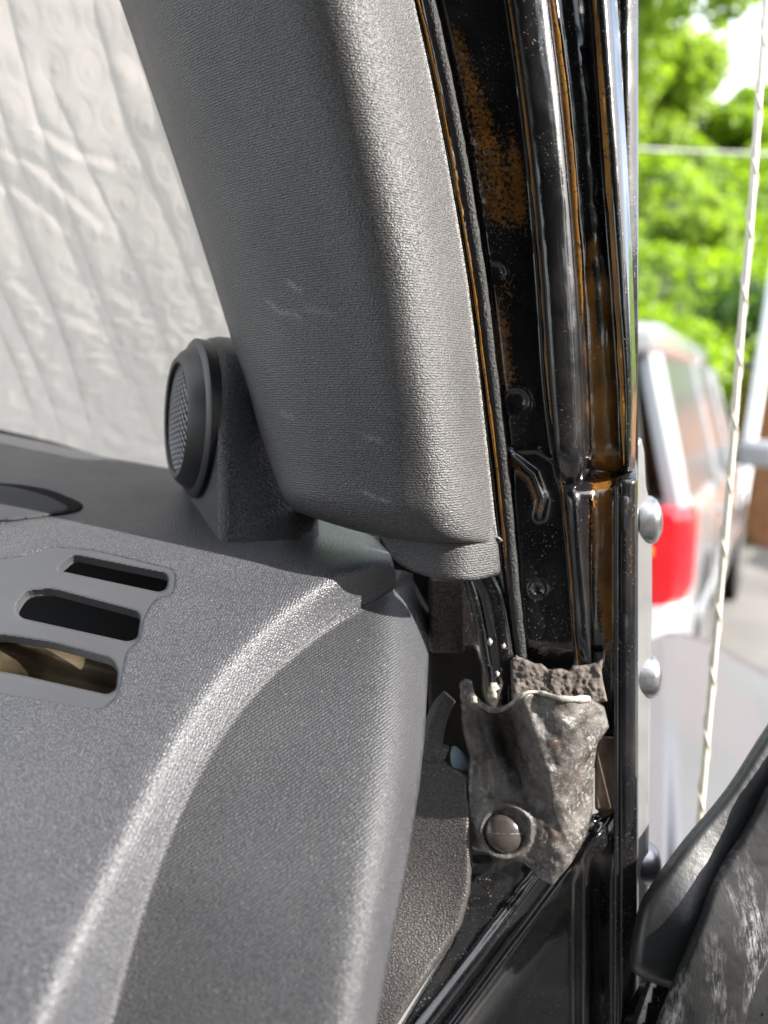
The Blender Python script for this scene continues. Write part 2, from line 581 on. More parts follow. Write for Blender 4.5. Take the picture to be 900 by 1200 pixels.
def shade_mat():
    m, nt, b = new_mat('bubble foil sunshade')
    v = objcoord(nt)
    n1 = noise(nt, v, 14, 3)
    nt.links.new(mixc(nt, n1, (.80, .765, .715, 1), (.88, .845, .795, 1)), b.inputs["Base Color"])
    b.inputs["Metallic"].default_value = .1; b.inputs["Roughness"].default_value = .4
    bump(nt, b, noise(nt, objcoord(nt, 1, 1, 2.2), 130, 3), .0004, .5)
    tr = N(nt, "ShaderNodeBsdfTranslucent"); tr.inputs["Color"].default_value = (.92, .84, .76, 1)
    mx = N(nt, "ShaderNodeMixShader"); mx.inputs[0].default_value = .27
    nt.links.new(b.outputs[0], mx.inputs[1]); nt.links.new(tr.outputs[0], mx.inputs[2])
    nt.links.new(mx.outputs[0], nt.nodes["Material Output"].inputs["Surface"])
    return m


M['foil'] = shade_mat()

# ------------------------------------------------------------------ ground
def ground_mat():
    m, nt, b = new_mat('pale worn asphalt')
    v = objcoord(nt)
    n1 = noise(nt, v, 1.3, 5, .65); n2 = noise(nt, v, 60, 3)
    col = mixc(nt, ramp(nt, n1, .3, .7), (.13, .125, .115, 1), (.22, .21, .195, 1))
    col = mixc(nt, mth(nt, 'MULTIPLY', ramp(nt, n2, .4, .7), .3), col, (.09, .085, .08, 1))
    nt.links.new(col, b.inputs["Base Color"]); b.inputs["Roughness"].default_value = .85
    bump(nt, b, n2, .006)
    return m


g = mk('ground', [(-900, -900, 0), (900, -900, 0), (900, 900, 0), (-900, 900, 0)], [(0, 1, 2, 3)], ground_mat(), smooth=False)
tag(g, kind='structure')

# ------------------------------------------------------------------ the vehicle we sit in
JEEP = thing('off_road_vehicle', (0.0, 0.4, 0.0),
             'black off-road vehicle seen from its passenger seat, grey dashboard, pillar trim and bare door pillar', 'vehicle')

# --- windshield header, rear hardtop and seat: the dark cabin round the camera
SKW = math.radians(14)
FV = np.array([-math.sin(SKW), math.cos(SKW), 0]); SV = np.array([math.cos(SKW), math.sin(SKW), 0])
FJ = (np.array([.15, .40, 0.0]), SV, FV, np.array([0, 0, 1.0]))
M['shell'] = simple('black hardtop', (.012, .012, .013), .5, var=.2, bdist=.0004, bs=300)
v_, f_ = bbox_geo(FJ, (-1.5, -.15, 1.945), (.0, -.03, 2.0), .015, 3)
mk('windshield_header', v_, f_, M['shell'], JEEP, sharp=50)
v_, f_ = bbox_geo(FJ, (-1.5, -1.30, 1.955), (.0, -.155, 1.995), .012, 3)
mk('roof_panel', v_, f_, M['shell'], JEEP, sharp=50)
v_, f_ = bbox_geo(FJ, (-1.55, -2.6, .7), (.02, -1.25, 2.05), .06, 4)
mk('rear_hardtop', v_, f_, M['shell'], JEEP, sharp=50)
v_, f_ = bbox_geo(FJ, (-.72, -1.2, .95), (-.12, -1.0, 1.62), .07, 4)
mk('seat_backrest', v_, f_, simple('charcoal seat cloth', (.03, .03, .032), .9, bdist=.0006), JEEP, sharp=60)

# --- pillar trim
rowsL = [(-20, -420), (118, -60), (140, 0), (178, 110), (215, 220), (255, 345), (290, 460), (316, 540), (331, 580), (346, 599)]
rowsR = [(402, -420), (474, -60), (485, 0), (507, 100), (528, 210), (548, 330), (563, 450), (574, 550), (580, 606), (584, 634)]
base = [.285, .322, .326, .334, .342, .350, .357, .364, .368, .372]
ts = [0, .05, .16, .32, .48, .62, .75, .87, 1.0]
off = [.105, .075, .049, .030, .015, .004, .001, .0105, .034]
g = np.zeros((len(rowsL) + 1, len(ts), 3))
for i, (l, r_, bd) in enumerate(zip(rowsL, rowsR, base)):
    v = i / (len(rowsL) - 1)
    for j, t in enumerate(ts):
        bow = 14 * math.sin(math.pi * min(1, t * 1.02)) * max(0, (i - 6) / 3) if i > 6 else 0
        lo_ = (1, 1, 1, 1, 1, .92, .74, .56, .46, .42)[i] if t < .7 else 1 - .2 * max(0, (i - 6) / 3)
        g[i, j] = (l[0] + (r_[0] - l[0]) * t, l[1] + (r_[1] - l[1]) * t + bow, bd + off[j] * lo_)
g[-2, :, 2] += .010 * (1 - np.linspace(0, 1, len(ts)) ** 3)
g[-1] = g[-2]
g[-1, :, 1] -= 2
g[-1, :, 0] += 2 * (1 - np.linspace(0, 1, len(ts)))
g[-1, :, 2] += .035 * (1 - np.linspace(0, 1, len(ts)) ** 4)
SCUFF = [[(312, 352), (328, 366), (345, 368), (352, 374)], [(358, 362), (372, 364), (388, 369)], [(425, 576), (440, 584), (455, 587)], [(330, 484), (342, 489)], [(338, 330), (352, 342)], [(428, 512), (446, 516)]]


def trim_wear(x, y):
    w_ = np.zeros_like(x)
    for l in SCUFF:
        d_, _, _ = seg_dist(x, y, np.array(l, float), False)
        w_ = np.maximum(w_, (.45 + .2 * vnoise(x, y, 9)) * np.exp(-(d_ / 2.6) ** 2))
    dr = np.abs((x - fx_edge(y)))
    return np.maximum(w_, .9 * np.exp(-(dr / 2.0) ** 2) * (y < 700))


fx_edge = lambda y: np.interp(y, [r_[1] for r_ in rowsR], [r_[0] for r_ in rowsR])
trim = patch('pillar_trim', g, 20, 24, M['trim'], JEEP, .003, wear=trim_wear, label='grey grained plastic cover running down the windshield pillar')


fl = tps([(440, 625, .402), (500, 630, .3905), (545, 635, .3865), (584, 635, .3965), (470, 668, .398), (510, 679, .390), (545, 682, .388), (586, 674, .400), (450, 600, .400), (585, 600, .397)])
field('trim_flange', [(430, 606), (500, 612), (579, 612), (584, 640), (587, 673), (560, 681), (530, 682), (508, 678), (480, 669), (463, 658), (452, 642)], fl,
      M['trim'], JEEP, 3, .003, edge=(6, .0015), label='lower lip of the grey pillar cover')

# --- speaker pod
ax = np.array([-.905, 0.0, -.43]); ax /= np.linalg.norm(ax)       # (right, up, forward) camera axes
def camvec(v): return v[0] * RT + v[1] * UP + v[2] * FW
A = camvec(ax); Uu = camvec(np.array([-.43, 0, .905]) / np.linalg.norm([-.43, 0, .905]))
UPV = UP * .995 + FW * .06; UPV /= np.linalg.norm(UPV)
PS = 1.08
C0 = P(234, 491, .466)
pod = thing_parent = None
def arch(R, drop, n=28, flare=0.0):
    pts = [(-R - flare, -drop), (-R - flare * .35, -drop * .45)]
    for t in np.linspace(math.pi, 0, n): pts.append((R * math.cos(t), R * math.sin(t)))
    pts += [(R + flare * .35, -drop * .45), (R + flare, -drop)]
    return np.array(pts)
secs = [(.000, .0405, -.001), (-.003, .0432, .001), (-.008, .0445, .002), (-.030, .0445, .004), (-.046, .0425, .006), (-.050, .040, .006)]
V = []; fcs = []
for h, R, fl_ in secs:
    pr = arch(R, .078, flare=fl_ + .004)
    V.append(C0 + PS * (A * h + pr[:, :1] * Uu + pr[:, 1:] * UPV))
n = len(V[0]); V = np.vstack(V)
for k in range(len(secs) - 1):
    for j in range(n):
        a, b = k * n + j, k * n + (j + 1) % n
        fcs.append((a, b, b + n, a + n))
fcs.append(list(range(n))[::-1]); fcs.append(list(range((len(secs) - 1) * n, len(secs) * n)))
pod = mk('speaker_pod', V, fcs, M['pod'], JEEP, sharp=35, label='black arched tweeter pod standing on the dash corner')
lathe('bezel_ring', [(PS * a_, PS * b_) for a_, b_ in [(-.002, .0415), (.0035, .0420), (.0050, .0405), (.0055, .0380), (.0105, .0345), (.0130, .0312), (.0125, .0290), (.009, .0280), (.004, .027)]], C0, A, M['podring'], pod, 48)
GR = .0288 * PS
gv, gf = [], []
k = 0
cg = C0 + A * .0113
th = np.linspace(0, 2 * np.pi, 40, endpoint=False)
lathe('speaker_cone', [(0, GR), (.0004, GR), (.0005, 0)], C0 + A * .0086, A, M['mesh_dark'], pod, 40)
# woven grille: two sets of fine wires
for sgn in (1, -1):
    for q in np.arange(-GR, GR, .0042):
        L = math.sqrt(max(GR ** 2 - q * q, 0))
        if L < .002: continue
        e1 = (Uu + sgn * UPV) / math.sqrt(2); e2 = (Uu - sgn * UPV) / math.sqrt(2)
        n_ = 14
        s_ = np.linspace(-L, L, n_)
        bul = .002 * (1 - (q * q + s_ ** 2) / GR ** 2)
        cpt = cg + q * e1 + s_[:, None] * e2 + bul[:, None] * A
        for i in range(n_):
            for d1, d2 in ((.0006, 0), (0, .0005), (-.0006, 0), (0, -.0005)):
                gv.append(cpt[i] + d1 * e1 + d2 * A)
        for i in range(n_ - 1):
            for j in range(4):
                gf.append((k + i * 4 + j, k + i * 4 + (j + 1) % 4, k + (i + 1) * 4 + (j + 1) % 4, k + (i + 1) * 4 + j))
        k += n_ * 4
gr = mk('grille', gv, gf, M['grille'], pod, smooth=False)
gr['kind'] = 'stuff'

# --- dashboard
ridge = [(650, 440), (690, 380), (720, 330), (760, 288), (820, 240), (900, 193), (980, 150), (1080, 105), (1180, 60), (1260, 30)]
part_l = [(463, 690), (425, 714), (380, 740), (342, 770), (310, 800), (278, 838), (250, 880), (218, 938), (190, 1000), (158, 1098), (130, 1200), (116, 1262)]
ry = np.array([r_[0] for r_ in ridge], float); rxx = np.array([r_[1] for r_ in ridge], float)
_pr = np.polyfit((ry - 900) / 300, rxx, 5)
_pq = np.polyfit((np.array([p[1] for p in part_l]) - 900) / 300, np.array([p[0] for p in part_l], float), 5)
xr = lambda y: np.polyval(_pr, (np.clip(y, 630, 1262) - 900) / 300)
xq = lambda y: np.polyval(_pq, (np.clip(y, 660, 1262) - 900) / 300)
E = [(640, 460), (680, 464), (760, 469), (850, 470), (920, 466), (990, 456), (1060, 446), (1130, 436), (1200, 425), (1262, 416)]
_pe = np.polyfit((np.array([e[0] for e in E]) - 900) / 300, np.array([e[1] for e in E], float), 3)
xe = lambda y: np.polyval(_pe, (y - 900) / 300)
_pd = np.polyfit((np.array([650, 690, 720, 760, 820, 900, 980, 1080, 1180, 1262]) - 900) / 300, 1 / np.array([.402, .385, .373, .357, .336, .311, .290, .267, .247, .233]), 3)
sp_ = lambda t, w_: w_ * np.logaddexp(0, t / w_)


def front_d(x, y):
    """sloping front face, turning away to the right of the ridge"""
    a = 1 / np.polyval(_pd, (y - 900) / 300)
    return a + .00000 * (x - xr(y)) + .00038 * sp_(x - xr(y), 8)


_tp = np.linalg.solve(np.array([[0, 508, 1], [340, 598, 1], [0, 625, 1.0]]), 1 / np.array([.60, .478, .400]))


def dash_d(x, y):
    t = 1 / np.maximum(_tp[0] * x + _tp[1] * y + _tp[2], .9)
    f_ = front_d(x, y)
    k_ = .006
    return k_ * np.logaddexp(t / k_, f_ / k_)


def cap_d(x, y):
    q = xq(y)
    d_ = front_d(np.minimum(x, q), y) + .0003
    d_ = d_ - .00003 * sp_(x - q, 20)
    top = 1 / np.maximum(_tp[0] * x + _tp[1] * y + _tp[2], .9)
    return np.maximum(d_, top) + .0008 * sp_(x - xe(y) + 4, 12) + .0007 * sp_(x - xe(y) - 6, 5)


vent = rounded([(-60, 662), (20, 653), (62, 641), (110, 645), (206, 668), (203, 697), (182, 700), (168, 724), (164, 750), (148, 762), (138, 815), (118, 832), (60, 822), (-60, 802)], 9)
dpoly = [(-60, 490), (0, 508), (60, 520), (120, 535), (200, 549), (260, 575), (340, 598), (400, 612), (440, 630), (458, 650), (464, 672)] + part_l + [(-60, 1262)]
dash = field('dashboard', dpoly, dash_d, M['dash'], JEEP, 3.2, .004, holes=[vent], r=0,
             label='dark grey grained dashboard corner with a bright moulded ridge')
slots = [rounded([(66, 668), (86, 651), (198, 674), (195, 690), (187, 694)], 7),
         rounded([(18, 712), (30, 694), (60, 691), (165, 719), (161, 748), (150, 752), (24, 724)], 8),
         rounded([(-40, 752), (2, 745), (60, 754), (130, 773), (138, 785), (136, 808), (126, 814), (20, 790), (-40, 780)], 8)]
av = field('air_vent', vent, lambda x, y: dash_d(x, y) + .0002, M['smooth'], dash, 1.5, .004, holes=slots, r=0, back=True, lip=(5, .0022), label='smooth grey defroster vent with three slots')
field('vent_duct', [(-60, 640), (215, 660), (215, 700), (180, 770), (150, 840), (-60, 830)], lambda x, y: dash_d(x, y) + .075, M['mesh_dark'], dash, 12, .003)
tube('duct_pipe', crspline([P(-40, 772, .374), P(20, 780, .381), P(80, 794, .386), P(150, 812, .391)], 8), .014, simple('brassy duct foil', (.24, .19, .12), .25, metal=.8, var=.8, vs=40), dash, 20,
     label='brass coloured tube seen inside the lowest vent slot')
field('speaker_lid', crspline([(-80, 566), (0, 566), (50, 572), (82, 583), (97, 592), (86, 600), (40, 606), (0, 609), (-80, 612)], 5, True),
      lambda x, y: dash_d(x, y) - .0015, M['lidrim'], dash, 2.5, .002, r=0, label='dark rim of the oval dash cover')
field('oval_cover', crspline([(-80, 568), (0, 569), (45, 578), (72, 589), (80, 597), (60, 602), (30, 606), (0, 609), (-80, 612)], 5, True),
      lambda x, y: dash_d(x, y) - .0045, M['matte'], dash, 2.5, .002, r=0, edge=(4, .001), label='smooth oval cover set into the dash top')

# --- end cap and its receding side
cpoly = [(x_ - 6, y_ - 2) for x_, y_ in part_l] + [(380, 1262), (432, 1262), (442, 1200), (460, 1100), (478, 1010), (492, 920), (498, 860), (502, 780), (503, 700), (498, 676), (470, 668)]
field('dash_end_cap', cpoly, cap_d, M['cap'], dash, 3.2, .004, r=0, label='fine ribbed grey end panel of the dashboard')

# --- things in the gap between dash and pillar
kd = tps([(497, 885, .425), (548, 905, .415), (553, 1010, .405), (480, 940, .42), (462, 1000, .415), (540, 1085, .40), (480, 1180, .385), (440, 1100, .40), (425, 1262, .38)])
field('kick_panel', [(490, 880), (520, 890), (549, 908), (554, 1000), (551, 1045), (541, 1085), (510, 1133), (480, 1178), (462, 1206), (410, 1265), (405, 1200), (425, 1100), (450, 1000), (470, 930)], kd,
      M['kick'], JEEP, 3.5, .003, edge=(6, .004), label='brown grey textured kick panel below the pillar')
field('inner_pillar_panel', [(440, 600), (620, 600), (640, 840), (620, 1040), (540, 1060), (480, 1000), (470, 800)], lambda x, y: .455 + 0 * x, M['black'], JEEP, 12, .003, r=0)
cb, cf = bbox_geo((P(504, 724, .43), RT, UP, FW), (0, -.019, 0), (.0185, .0205, .02), .002, 3)
mk('connector_block', cb, cf, M['brownblock'], JEEP, sharp=50, label='brown textured plastic block tucked under the pillar cover')
field('trim_backing', [(500, 760), (560, 755), (590, 800), (560, 900), (505, 900)], lambda x, y: .444 + 0 * x, simple('dirty dark metal', (.03, .026, .022), .6, var=.5, vs=60), JEEP, 8, .002, r=0)
lev = crspline([(527, 816), (519, 826), (511, 846), (506, 868), (508, 882), (517, 889)], 8)
tube('check_strap_lever', P(lev[:, 0], lev[:, 1], .428 + 0 * lev[:, 0]), np.linspace(.0042, .0075, len(lev)), M['kick'], JEEP, 10, label='small curved grey plastic lever')
field('blue_clip', [(531, 876), (541, 882), (550, 897), (550, 912), (534, 905), (528, 890)], lambda x, y: .420 + 0 * x, M['bluegrey'], JEEP, 2, .003, sm=4, label='small blue grey clip')
wr = crspline([(548, 676), (556, 700), (564, 735), (570, 770), (574, 790), (577, 812)], 8)
tube('drain_tube', P(wr[:, 0], wr[:, 1], .412 + 0 * wr[:, 0]), .0030, M['black'], JEEP, 10, label='thin glossy black tube running down beside the pillar')
wr2 = crspline([(562, 672), (575, 700), (583, 740), (587, 770), (590, 800)], 8)
tube('door_seal_channel', P(wr2[:, 0], wr2[:, 1], .4105 + 0 * wr2[:, 0]), .0075, M['black'], JEEP, 12, flat=.5)

# --- painted pillar
FX = {  # feature columns: y -> x
    'amb1': [(-420, 400), (-60, 473), (0, 486), (100, 509), (200, 528), (330, 550), (450, 566), (540, 577), (640, 588), (700, 594), (800, 606)],
    'rubR': [(-420, 424), (-60, 500), (0, 513), (100, 534), (200, 552), (330, 571), (450, 584), (540, 594), (640, 602), (700, 606), (800, 616)],
    'amb2': [(-420, 524), (-60, 584), (0, 594), (100, 609), (200, 621), (330, 632), (450, 640), (540, 651), (580, 658), (640, 664), (700, 669), (800, 676)],
    'rs': [(-420, 536), (-60, 592), (0, 601), (100, 615), (200, 627), (330, 638), (450, 646), (560, 655)],
    'rp': [(-420, 554), (-60, 608), (0, 617), (100, 634), (200, 646), (330, 657), (450, 665), (560, 672)],
    're': [(-420, 584), (-60, 632), (0, 640), (100, 653), (200, 663), (330, 673), (450, 680), (560, 684)],
    'qs': [(-420, 596), (-60, 643), (0, 651), (100, 664), (200, 673), (330, 683), (450, 689), (560, 692)],
    'qe': [(-420, 648), (-60, 684), (0, 690), (100, 699), (200, 706), (330, 716), (450, 724), (560, 728)],
    'oe': [(-420, 656), (-60, 694), (0, 700), (100, 708), (200, 715), (330, 724), (450, 732), (560, 734)],
    'dk': [(-420, 671), (-60, 707), (0, 713), (100, 720), (200, 727), (330, 735), (450, 740), (560, 739)],
    'ce': [(-420, 684), (-60, 718), (0, 724), (100, 730), (200, 736), (330, 742), (450, 746), (560, 744)],
}
fx = {k: (lambda y, v=v: lerp(v, y)) for k, v in FX.items()}
pd = lambda y: lerp([(-420, .345), (-60, .372), (0, .374), (300, .387), (560, .398), (800, .408), (1262, .432)], y)


def blob(x, y, cx, cy, rx, ry): return np.exp(-(((x - cx) / rx) ** 2 + ((y - cy) / ry) ** 2))


def refl_a(x, y):  # where amber reflections are painted into the panel colour
    s = np.zeros_like(x)
    c = fx['rubR'](y) + 14 + np.clip((y - 60) / 200, 0, 1) * 16
    s += .62 * np.exp(-((x - c) / (10 + np.clip((y - 30) / 9, 0, 26))) ** 2) * np.clip((y - 10) / 30, 0, 1) * np.clip((292 - y) / 40, 0, 1)
    s += .50 * blob(x, y, fx['amb2'](y) - 14, 195, 9, 60)
    s += .62 * blob(x, y, 587, 395, 14, 42) + .42 * blob(x, y, 592, 440, 18, 30)
    refl_wave, _, _ = seg_dist(x, y, np.array([(598, 540), (607, 552), (620, 565), (627, 580), (630, 598)]), False)
    s += .85 * np.exp(-(refl_wave / 5) ** 2)
    s += .30 * blob(x, y, 600, 330, 26, 30)
    return s


def disp_a(x, y):
    h = np.zeros_like(x)
    pit = np.clip(blob(x, y, 562, 170, 34, 130), 0, 1)
    h += pit * .00022 * (vnoise(x, y, 6) + .9 * vnoise(x, y, 4.2))
    for cx, cy, r_ in ((580, 320, 14), (605, 470, 16), (630, 690, 9)):
        d_ = np.hypot(x - cx, (y - cy))
        h += -.0006 * np.exp(-((d_ - r_) / 3.2) ** 2) + .0011 * (1 / (1 + np.exp((d_ - r_ * .75) / 2)))
    cr1, _, _ = seg_dist(x, y, np.array([(594, 530), (612, 545), (625, 556), (636, 585), (632, 606)]), False)
    h += -.003 * np.exp(-(cr1 / 5) ** 2)
    cr2, _, _ = seg_dist(x, y, np.array([(592, 528), (630, 527), (650, 540)]), False)
    h += -.0012 * np.exp(-(cr2 / 3) ** 2)
    h += .0004 * vnoise(x, y, 30)
    return h


ys = [-420, -60, 0, 100, 200, 330, 450, 540, 580, 640, 700, 760, 830, 900]
rows = []
for y in ys:
    D = float(pd(y)); k = np.clip((y - 545) / 35, 0, 1)      # below the joggle the panel comes forward
    a2 = float(fx['amb2'](y)); rr = float(fx['rubR'](y)); am = float(fx['amb1'](y)); D2 = D; D = D + .014 * np.clip((y - 790) / 40, 0, 1)
    hid = 1 - k
    rows.append([(am - 10, y, D + .006), (am, y, D + .004), (rr - 4, y, D + .007), (rr + 8, y, D + .004), ((rr + a2) / 2, y, D + .002), (a2 - 6, y, D + .001), (a2, y, D + .0),
                 (a2 + 6, y, D - .004 + hid * .014), (a2 + 18 + 4 * hid, y, D - .005 + hid * .018), (694, y, D + .002 + hid * .016), (706, y, D + .003 + hid * .016), (719, y, D + .002 + hid * .016),
                 (723, y, D - .002 + hid * .02), (735, y, D - .003 + hid * .02), (745, y, D + .0 + hid * .02), (748, y, D + .006 + hid * .016)])


def refl_low(x, y):  # adds the brown reflection painted on the lower column
    s = refl_a(x, y)
    s += 1.15 * blob(x, y, 706, 610, 14, 80) + .9 * blob(x, y, 712, 710, 9, 80)
    return s


pil = patch('windshield_pillar', rows, 16, 40, M['black'], JEEP, .003, disp=disp_a, refl_tint=refl_low,
            label='bare glossy black pillar of the door opening with painted amber reflections')


def refl_b(x, y):  # amber reflection painted into the colour of the flange recess
    s = np.zeros_like(x)
    cx = (fx['qs'](y) + fx['qe'](y)) / 2
    s += .95 * np.exp(-((x - cx) / 17) ** 2) * np.clip((y - 300) / 30, 0, 1)
    s += .7 * blob(x, y, 695, 296, 7, 12)
    s -= .9 * np.exp(-((x - cx) / 4) ** 2) * np.clip((y - 300) / 10, 0, 1) * np.clip((440 - y) / 60, 0, 1)
    s += .22 * np.exp(-((x - cx) / 8) ** 2) * np.clip((y - 190) / 10, 0, 1) * np.clip((360 - y) / 30, 0, 1)
    return s


def disp_b(x, y):
    h = .0002 * vnoise(x, y, 24)
    cx = (fx['qs'](y) + fx['qe'](y)) / 2
    for cy, rx, ry in ((70, 7, 14), (210, 9, 24), (255, 14, 24), (330, 11, 34)):
        h = h - .0005 / (1 + np.exp((np.hypot((x - cx) / rx, (y - cy) / ry) - 1) * 9))
    return h


rows = []
for y in [-420, -60, 0, 100, 200, 330, 450, 500, 530, 545, 552]:
    D = float(pd(y)); q = np.clip((y - 525) / 27, 0, 1) ** 2
    sh = lambda x: x
    pts = []
    for nm, o_ in (('amb2', .0), ('rs', -.0085), ('rp', -.0105), ('re', -.008), ('qs', .003), ('qs2', .004), ('qe', .004), ('oe', -.003), ('dk', -.002), ('ce', .010)):
        if nm == 'qs2': x = (float(fx['qs'](y)) + float(fx['qe'](y))) / 2
        else: x = float(fx[nm](y))
        i_ = len(pts)
        sag = -22 * q * max(0, (3 - i_) / 3) * -1      # bottom edge curls up on the left side
        pts.append((x, y + (14 - 5 * abs(i_ - 2)) * q * (i_ < 4), D + o_ + q * .010))
    rows.append(pts)
fln = patch('pillar_flange', rows, 14, 34, M['flange'], JEEP, .003, disp=disp_b, refl_tint=refl_b,
            label='glossy black folded flange along the outer edge of the pillar')

# flat amber strips that paint orange reflections along the folds
def refl_strip(k, y0, y1, w_, dz, dx=0, lab=None, mat='amber'):
    yy = np.linspace(y0, y1, 60)
    xx = fx[k](yy) + dx + .5 * vnoise(yy, yy * 0, 17)
    rr = w_ * (1 + .3 * vnoise(yy * 0 + dx, yy, 21)) * np.clip(np.minimum(yy - y0, y1 - yy) / 70 + .12, 0, 1)
    tube('reflection_strip', P(xx, yy, pd(yy) + dz + .0004), rr, M[mat], pil, 8, label=lab, flat=.18)


refl_strip('amb1', -420, 690, .0007, -.0005, 4)
refl_strip('amb2', -420, 548, .0009, -.0060, 3)
refl_strip('amb2', 548, 790, .0007, -.0025, 2)
refl_strip('re', -420, 380, .0017, -.0035, 6)
refl_strip('oe', -420, 545, .0011, -.0030, -3)
yy = np.linspace(-420, 770, 120)
rx = (fx['amb1'](yy) + fx['rubR'](yy)) / 2 + 3
tube('rubber_strip', P(rx, yy, pd(yy) + .001), .0030 * (1 + .08 * vnoise(yy, yy, 9)), M['rubber'], pil, 12, flat=.7, label='crumbling black rubber strip beside the pillar cover')
yy = np.linspace(570, 1262, 70)
tube('edge_lip', P(722 + 0 * yy, yy, pd(yy) - .004), .0012, M['black'], pil, 8)

# --- hinge bracket edge and bolts outside
field('hinge_bracket', [(738, 560), (745, 520), (751, 511), (755, 530), (757, 570), (764, 600), (764, 700), (760, 1000), (757, 1262), (742, 1262), (742, 600)], lambda x, y: .428 + (x - 748) * .0004, M['plate'], JEEP, 3, .004, r=4,
      label='edge of the windshield hinge bracket, reflected sky painted as pale grey')
for by, rr in ((610, .0137), (792, .0124), (1012, .0115)):
    c = P(751, by, .440)
    axv = RT * .97 - FW * .05 + UP * .02
    lathe('bolt_head', [(-.004, rr * .98), (.0035, rr), (.0055, rr * .97), (.0078, rr * .85), (.0094, rr * .62), (.0096, rr * .42), (.0070, rr * .36), (.0065, 0)], c, axv, M['steel'], JEEP, 32)

# --- sealant boot over the pillar foot
bpoly = [(538, 800), (545, 795), (553, 797), (556, 812), (564, 822), (578, 829), (594, 828), (606, 818), (618, 809), (634, 812), (660, 818), (690, 817), (708, 828), (714, 852), (700, 872), (696, 900),
         (695, 948), (688, 980), (668, 1014), (647, 1038), (634, 1030), (616, 1013), (590, 1004), (560, 998), (546, 990), (546, 940), (550, 890), (541, 850)]
b_base = tps([(540, 800, .418), (545, 990, .412), (560, 900, .412), (620, 900, .400), (655, 900, .396), (690, 880, .400), (700, 930, .412), (645, 1035, .405), (660, 820, .396), (590, 980, .405), (708, 840, .404), (680, 990, .405)])


def boot_d(x, y):
    d = b_base(x, y)
    xc = 582 + (y - 820) * .30
    fade = np.clip((958 - y) / 80, 0, 1)
    d = d + .013 * np.exp(-((x - xc) / 17) ** 2) * fade
    d = d - .005 * np.exp(-((x - xc - 30) / 12) ** 2) * fade
    d = d - .006 * np.exp(-((x - 662) / 30) ** 2)
    lip, _, _ = seg_dist(x, y, np.array([(556, 818), (566, 828), (580, 833), (596, 831), (608, 822), (620, 813)]), False)
    d = d - .003 * np.exp(-(lip / 6) ** 2)
    rough = np.clip((x - 615) / 25, .12, 1)
    d = d + rough * (.0010 * vnoise(x, y, 19) + .0004 * vnoise(x, y, 7) + .0003 * vnoise(x + 40, y, 3.6))
    d = d + .0022 * np.abs(vnoise(x * 1.2, y * .7, 16)) * blob(x, y, 615, 930, 40, 50)
    dr = np.hypot(x - 592, y - 973)
    d = d - .0022 * np.exp(-((dr - 30) / 4) ** 2)
    return d


boot = field('sealant_boot', bpoly, boot_d, M['boot'], JEEP, 2.2, .003, edge=(5, .002), r=0, label='grimy torn grey rubber boot wrapped over the pillar foot')
lipc = crspline([(553, 814), (560, 824), (572, 831), (586, 832), (598, 826), (608, 817), (620, 811), (638, 813), (660, 819), (690, 819)], 6)
tube('torn_lip', P(lipc[:, 0], lipc[:, 1], boot_d(lipc[:, 0], lipc[:, 1]) - .0006), .0014 * (1 + .5 * vnoise(lipc[:, 0], lipc[:, 1], 7)), M['putty'], boot, 8, label='pale torn upper edge of the boot')
c = P(591, 975, .4065); axv = -FW * .93 + UP * .22 - RT * .05
lathe('rivet_ring', [(-.002, .0128), (.0008, .0128), (.0022, .0120), (.0022, .0108), (.0006, .0100)], c, axv, M['boot'], boot, 36, label='grey collar round the rivet')
lathe('rivet_head', [(0, .0098), (.0022, .0096), (.0042, .0080), (.0056, .0052), (.0062, .002), (.0062, 0)], c, axv, M['screw'], boot, 36, label='domed brown push rivet')
uu = np.cross(axv, [0, 0, 1]); uu /= np.linalg.norm(uu)
t_ = np.linspace(-.0092, .0092, 15)
hgt = np.interp(np.abs(t_), [0, .002, .0052, .0080, .0096], [.0062, .0062, .0056, .0042, .0022])
tube('moulding_seam', c + t_[:, None] * uu + hgt[:, None] * np.array(axv), .00035, M['boot'], boot, 6)


def torn(x, y): return .402 + .0009 * vnoise(x, y * .6, 11) + .0006 * vnoise(x * 1.3, y, 3.6) + .0007 * vnoise(x + 7, y, 2.2)


field('torn_foam', [(598, 774), (604, 768), (613, 771), (628, 778), (634, 777), (643, 785), (656, 783), (667, 786), (671, 780), (688, 779), (700, 776), (708, 767), (705, 786), (707, 800), (712, 822), (690, 826), (640, 824), (600, 826)], torn, M['foam'], boot, 2, .004, r=2,
      edge=(4, .002), label='torn brown foam sticking out above the boot')
for (cx, cy, r_) in ((578, 806, .0026), (577, 815, .0022), (648, 797, .0018), (583, 790, .0012), (556, 820, .0016), (574, 752, .0012), (590, 757, .001)):
    bm = bmesh.new(); bmesh.ops.create_icosphere(bm, subdivisions=2, radius=r_)
    for v in bm.verts: v.co *= 1 + .9 * (random.random() - .5)
    V = np.array([v.co[:] for v in bm.verts]); bm.verts.index_update(); f_ = [[v.index for v in q.verts] for q in bm.faces]; bm.free()
    mk('sealant_crumb', V * [1, 1, 1.3] + P(cx, cy, .4035), f_, M['putty'], boot)
field('rusty_tab', [(697, 870), (704, 862), (724, 864), (729, 885), (734, 935), (722, 950), (697, 950)], lambda x, y: .413 + (x - 700) * .00006, M['rust'], JEEP, 2.4, .003, r=5, edge=(3, .0012), label='rusty brown metal tab behind the boot')
field('tab_gusset', [(700, 944), (732, 944), (716, 962), (706, 968)], lambda x, y: .420 + 0 * x, M['rust'], JEEP, 2.4, .003, r=2)

# --- lower black body
low_b = tps([(440, 1262, .425), (540, 1010, .425), (650, 1040, .428), (748, 980, .428), (748, 1262, .445), (600, 1262, .445)])


